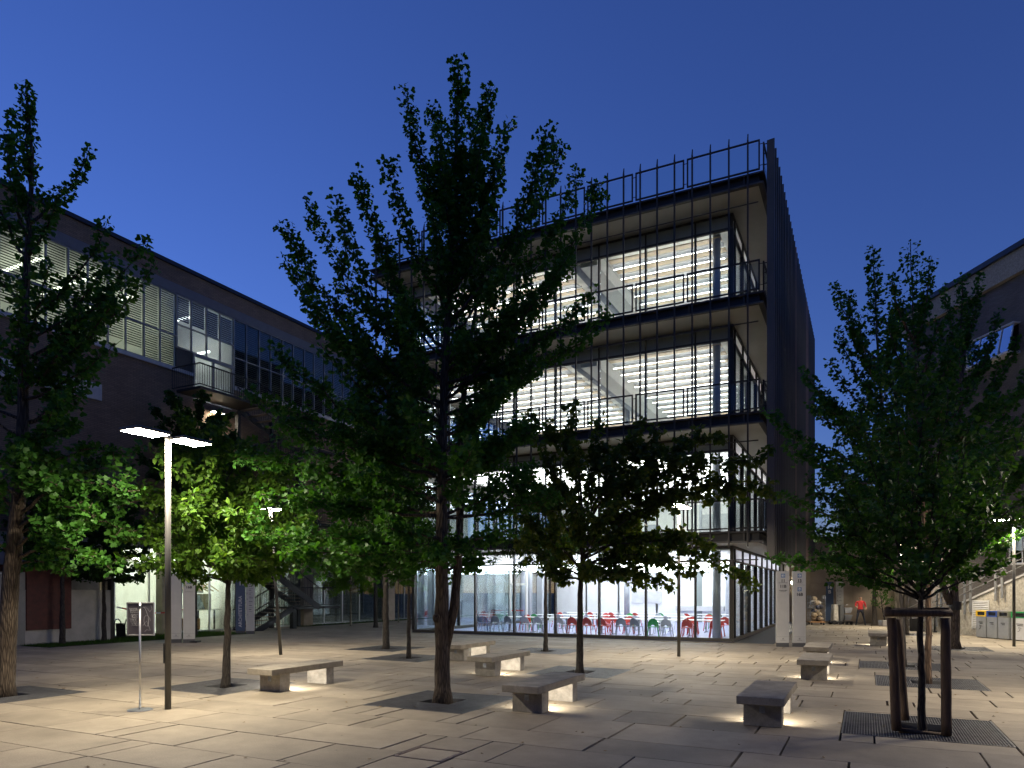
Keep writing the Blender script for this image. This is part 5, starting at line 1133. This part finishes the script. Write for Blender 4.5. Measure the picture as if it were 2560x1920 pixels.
ginkgo_px('flaky barked ginkgo right behind the wooden stakes', 't13', [(2322, 1560), (2318, 1400), (2300, 1150), (2285, 850), (2276, 605)], .072, [(2330, 640, 860, .2), (2225, 690, 850, -.2), (2310, 720, 900, .5), (2350, 800, 960, -.3), (2215, 800, 950, .4), (2400, 840, 1010, .3), (2180, 900, 1020, -.3), (2440, 960, 1100, 0), (2160, 1000, 1120, .5), (2470, 1080, 1200, .5), (2360, 1000, 1130, -.8), (2250, 1050, 1150, -.8), (2130, 1130, 1230, -.3), (2400, 1180, 1280, .9)], 131, 'bark_flaky', ls=.075, ring=(9, 3.4, 6, lambda f: 1.9-.8*f, lambda f: .6+1*f, 'up', .022))
ginkgo_px('thick forked ginkgo by the stair wall with a bandage round its fork', 't14', [(2388, 1520), (2385, 1440), (2395, 1250), (2400, 950), (2407, 690)], .165, [(2450, 690, 900, .3), (2360, 720, 900, -.3), (2420, 740, 950, .5), (2500, 780, 1000, -.2), (2540, 850, 1080, .2), (2340, 800, 950, .6), (2560, 930, 1150, .5), (2500, 900, 1100, -.8), (2580, 1030, 1220, 0), (2620, 1130, 1280, .4), (2440, 860, 1020, .9), (2560, 1150, 1290, -.7), (2480, 1330, 1400, -.5), (2430, 1440, 1430, .2), (2560, 1330, 1390, .3)], 141, 'bark', ls=.10, dens=40, ring=(9, 5, 9, lambda f: 3.2-1.6*f, lambda f: 1+1.4*f, 'up', .035), stem2=[(2376, 1510), (2355, 1460), (2345, 1400), (2330, 1250), (2320, 1050)])
simple('passage_tree', 'thin dark tree in front of the beige panel wall', 't15', 6.5, .15, 2.6, lambda f: 2.8-1.3*f, 26, 'lobed', 'leaf_small', 'bark_dark', .12, 151, dens=34).done()
simple('passage_tree', 'thin tree seen behind the pale two stemmed ginkgo', 't16', 7.5, .10, 2.8, lambda f: 2.6-1.2*f, 26, 'lobed', 'leaf_small', 'bark_dark', .11, 161, dens=34).done()
# trees beyond the panel building
for i, (p, q_, h_, lab) in enumerate(((6, 29, 12, 'dark tall tree behind the panel building, nearest the glass building'), (12, 30, 13, 'dark tall tree behind the panel building, in the gap between the crowns'), (18, 28, 11.5, 'dark tall tree behind the panel building, on its right end'))):
    TREES['far%d' % i] = pq(p, q_); simple('backdrop_tree', lab, 'far%d' % i, h_, .2, 3, lambda f: 4.4-2.3*f, 40, 'lobed', 'leaf_dark', 'bark_dark', .24, 171+i, dens=26, spread=.2, tl=(.4, .9)).done()
# sapling in its planter
ps = [o for o in bpy.data.objects if o.name.startswith('potted_sapling')][0]; bs_ = ps.location
MB().box(-.2, .2, -.2, .2, 0, .26).build('planter', 'terracotta', ps, bevel=.02)
T = Tree('x', 'x', bs_, [bs_+Vector((0, 0, .2)), bs_+Vector((-.12, 0, .8)), bs_+Vector((-.3, 0, 2.3))], .03, 'oval', 'leaf_small', 'bark_dark', .08, 191, dens=36)
T.ring(10, bs_.z+.5, bs_.z+2.2, lambda f: .5, lambda f: .3, 'mid', .012, twigs=4, f0=.3, tl=(.12, .25))
for mb, nm in ((T.tube, 'trunk'), (T.wood, 'branches')): mb.v = [(x-bs_.x, y-bs_.y, z-bs_.z) for x, y, z in mb.v]; mb.build(nm, 'bark_dark', ps, smooth=True)
P = np.concatenate(T.P); A = np.concatenate(T.A); put('crown', leaves_mesh('crown', P-np.array(tuple(bs_)), A, T.rs.normal(size=(len(P), 3))+np.array([0, 0, .7]), np.full(len(P), .08), 'oval', 'leaf_small', T.rs), ps, kind='stuff')
# bandage on the forked trunk
MB().tube([(0, 0, 0), (0, 0, .3)], [.19, .20], 16).build('trunk_bandage', 'black_plastic', [o for o in bpy.data.objects if o.get('label', '').startswith('thick forked')][0], loc=(0, 0, 1.35))
print('LEAVES', NLEAF)
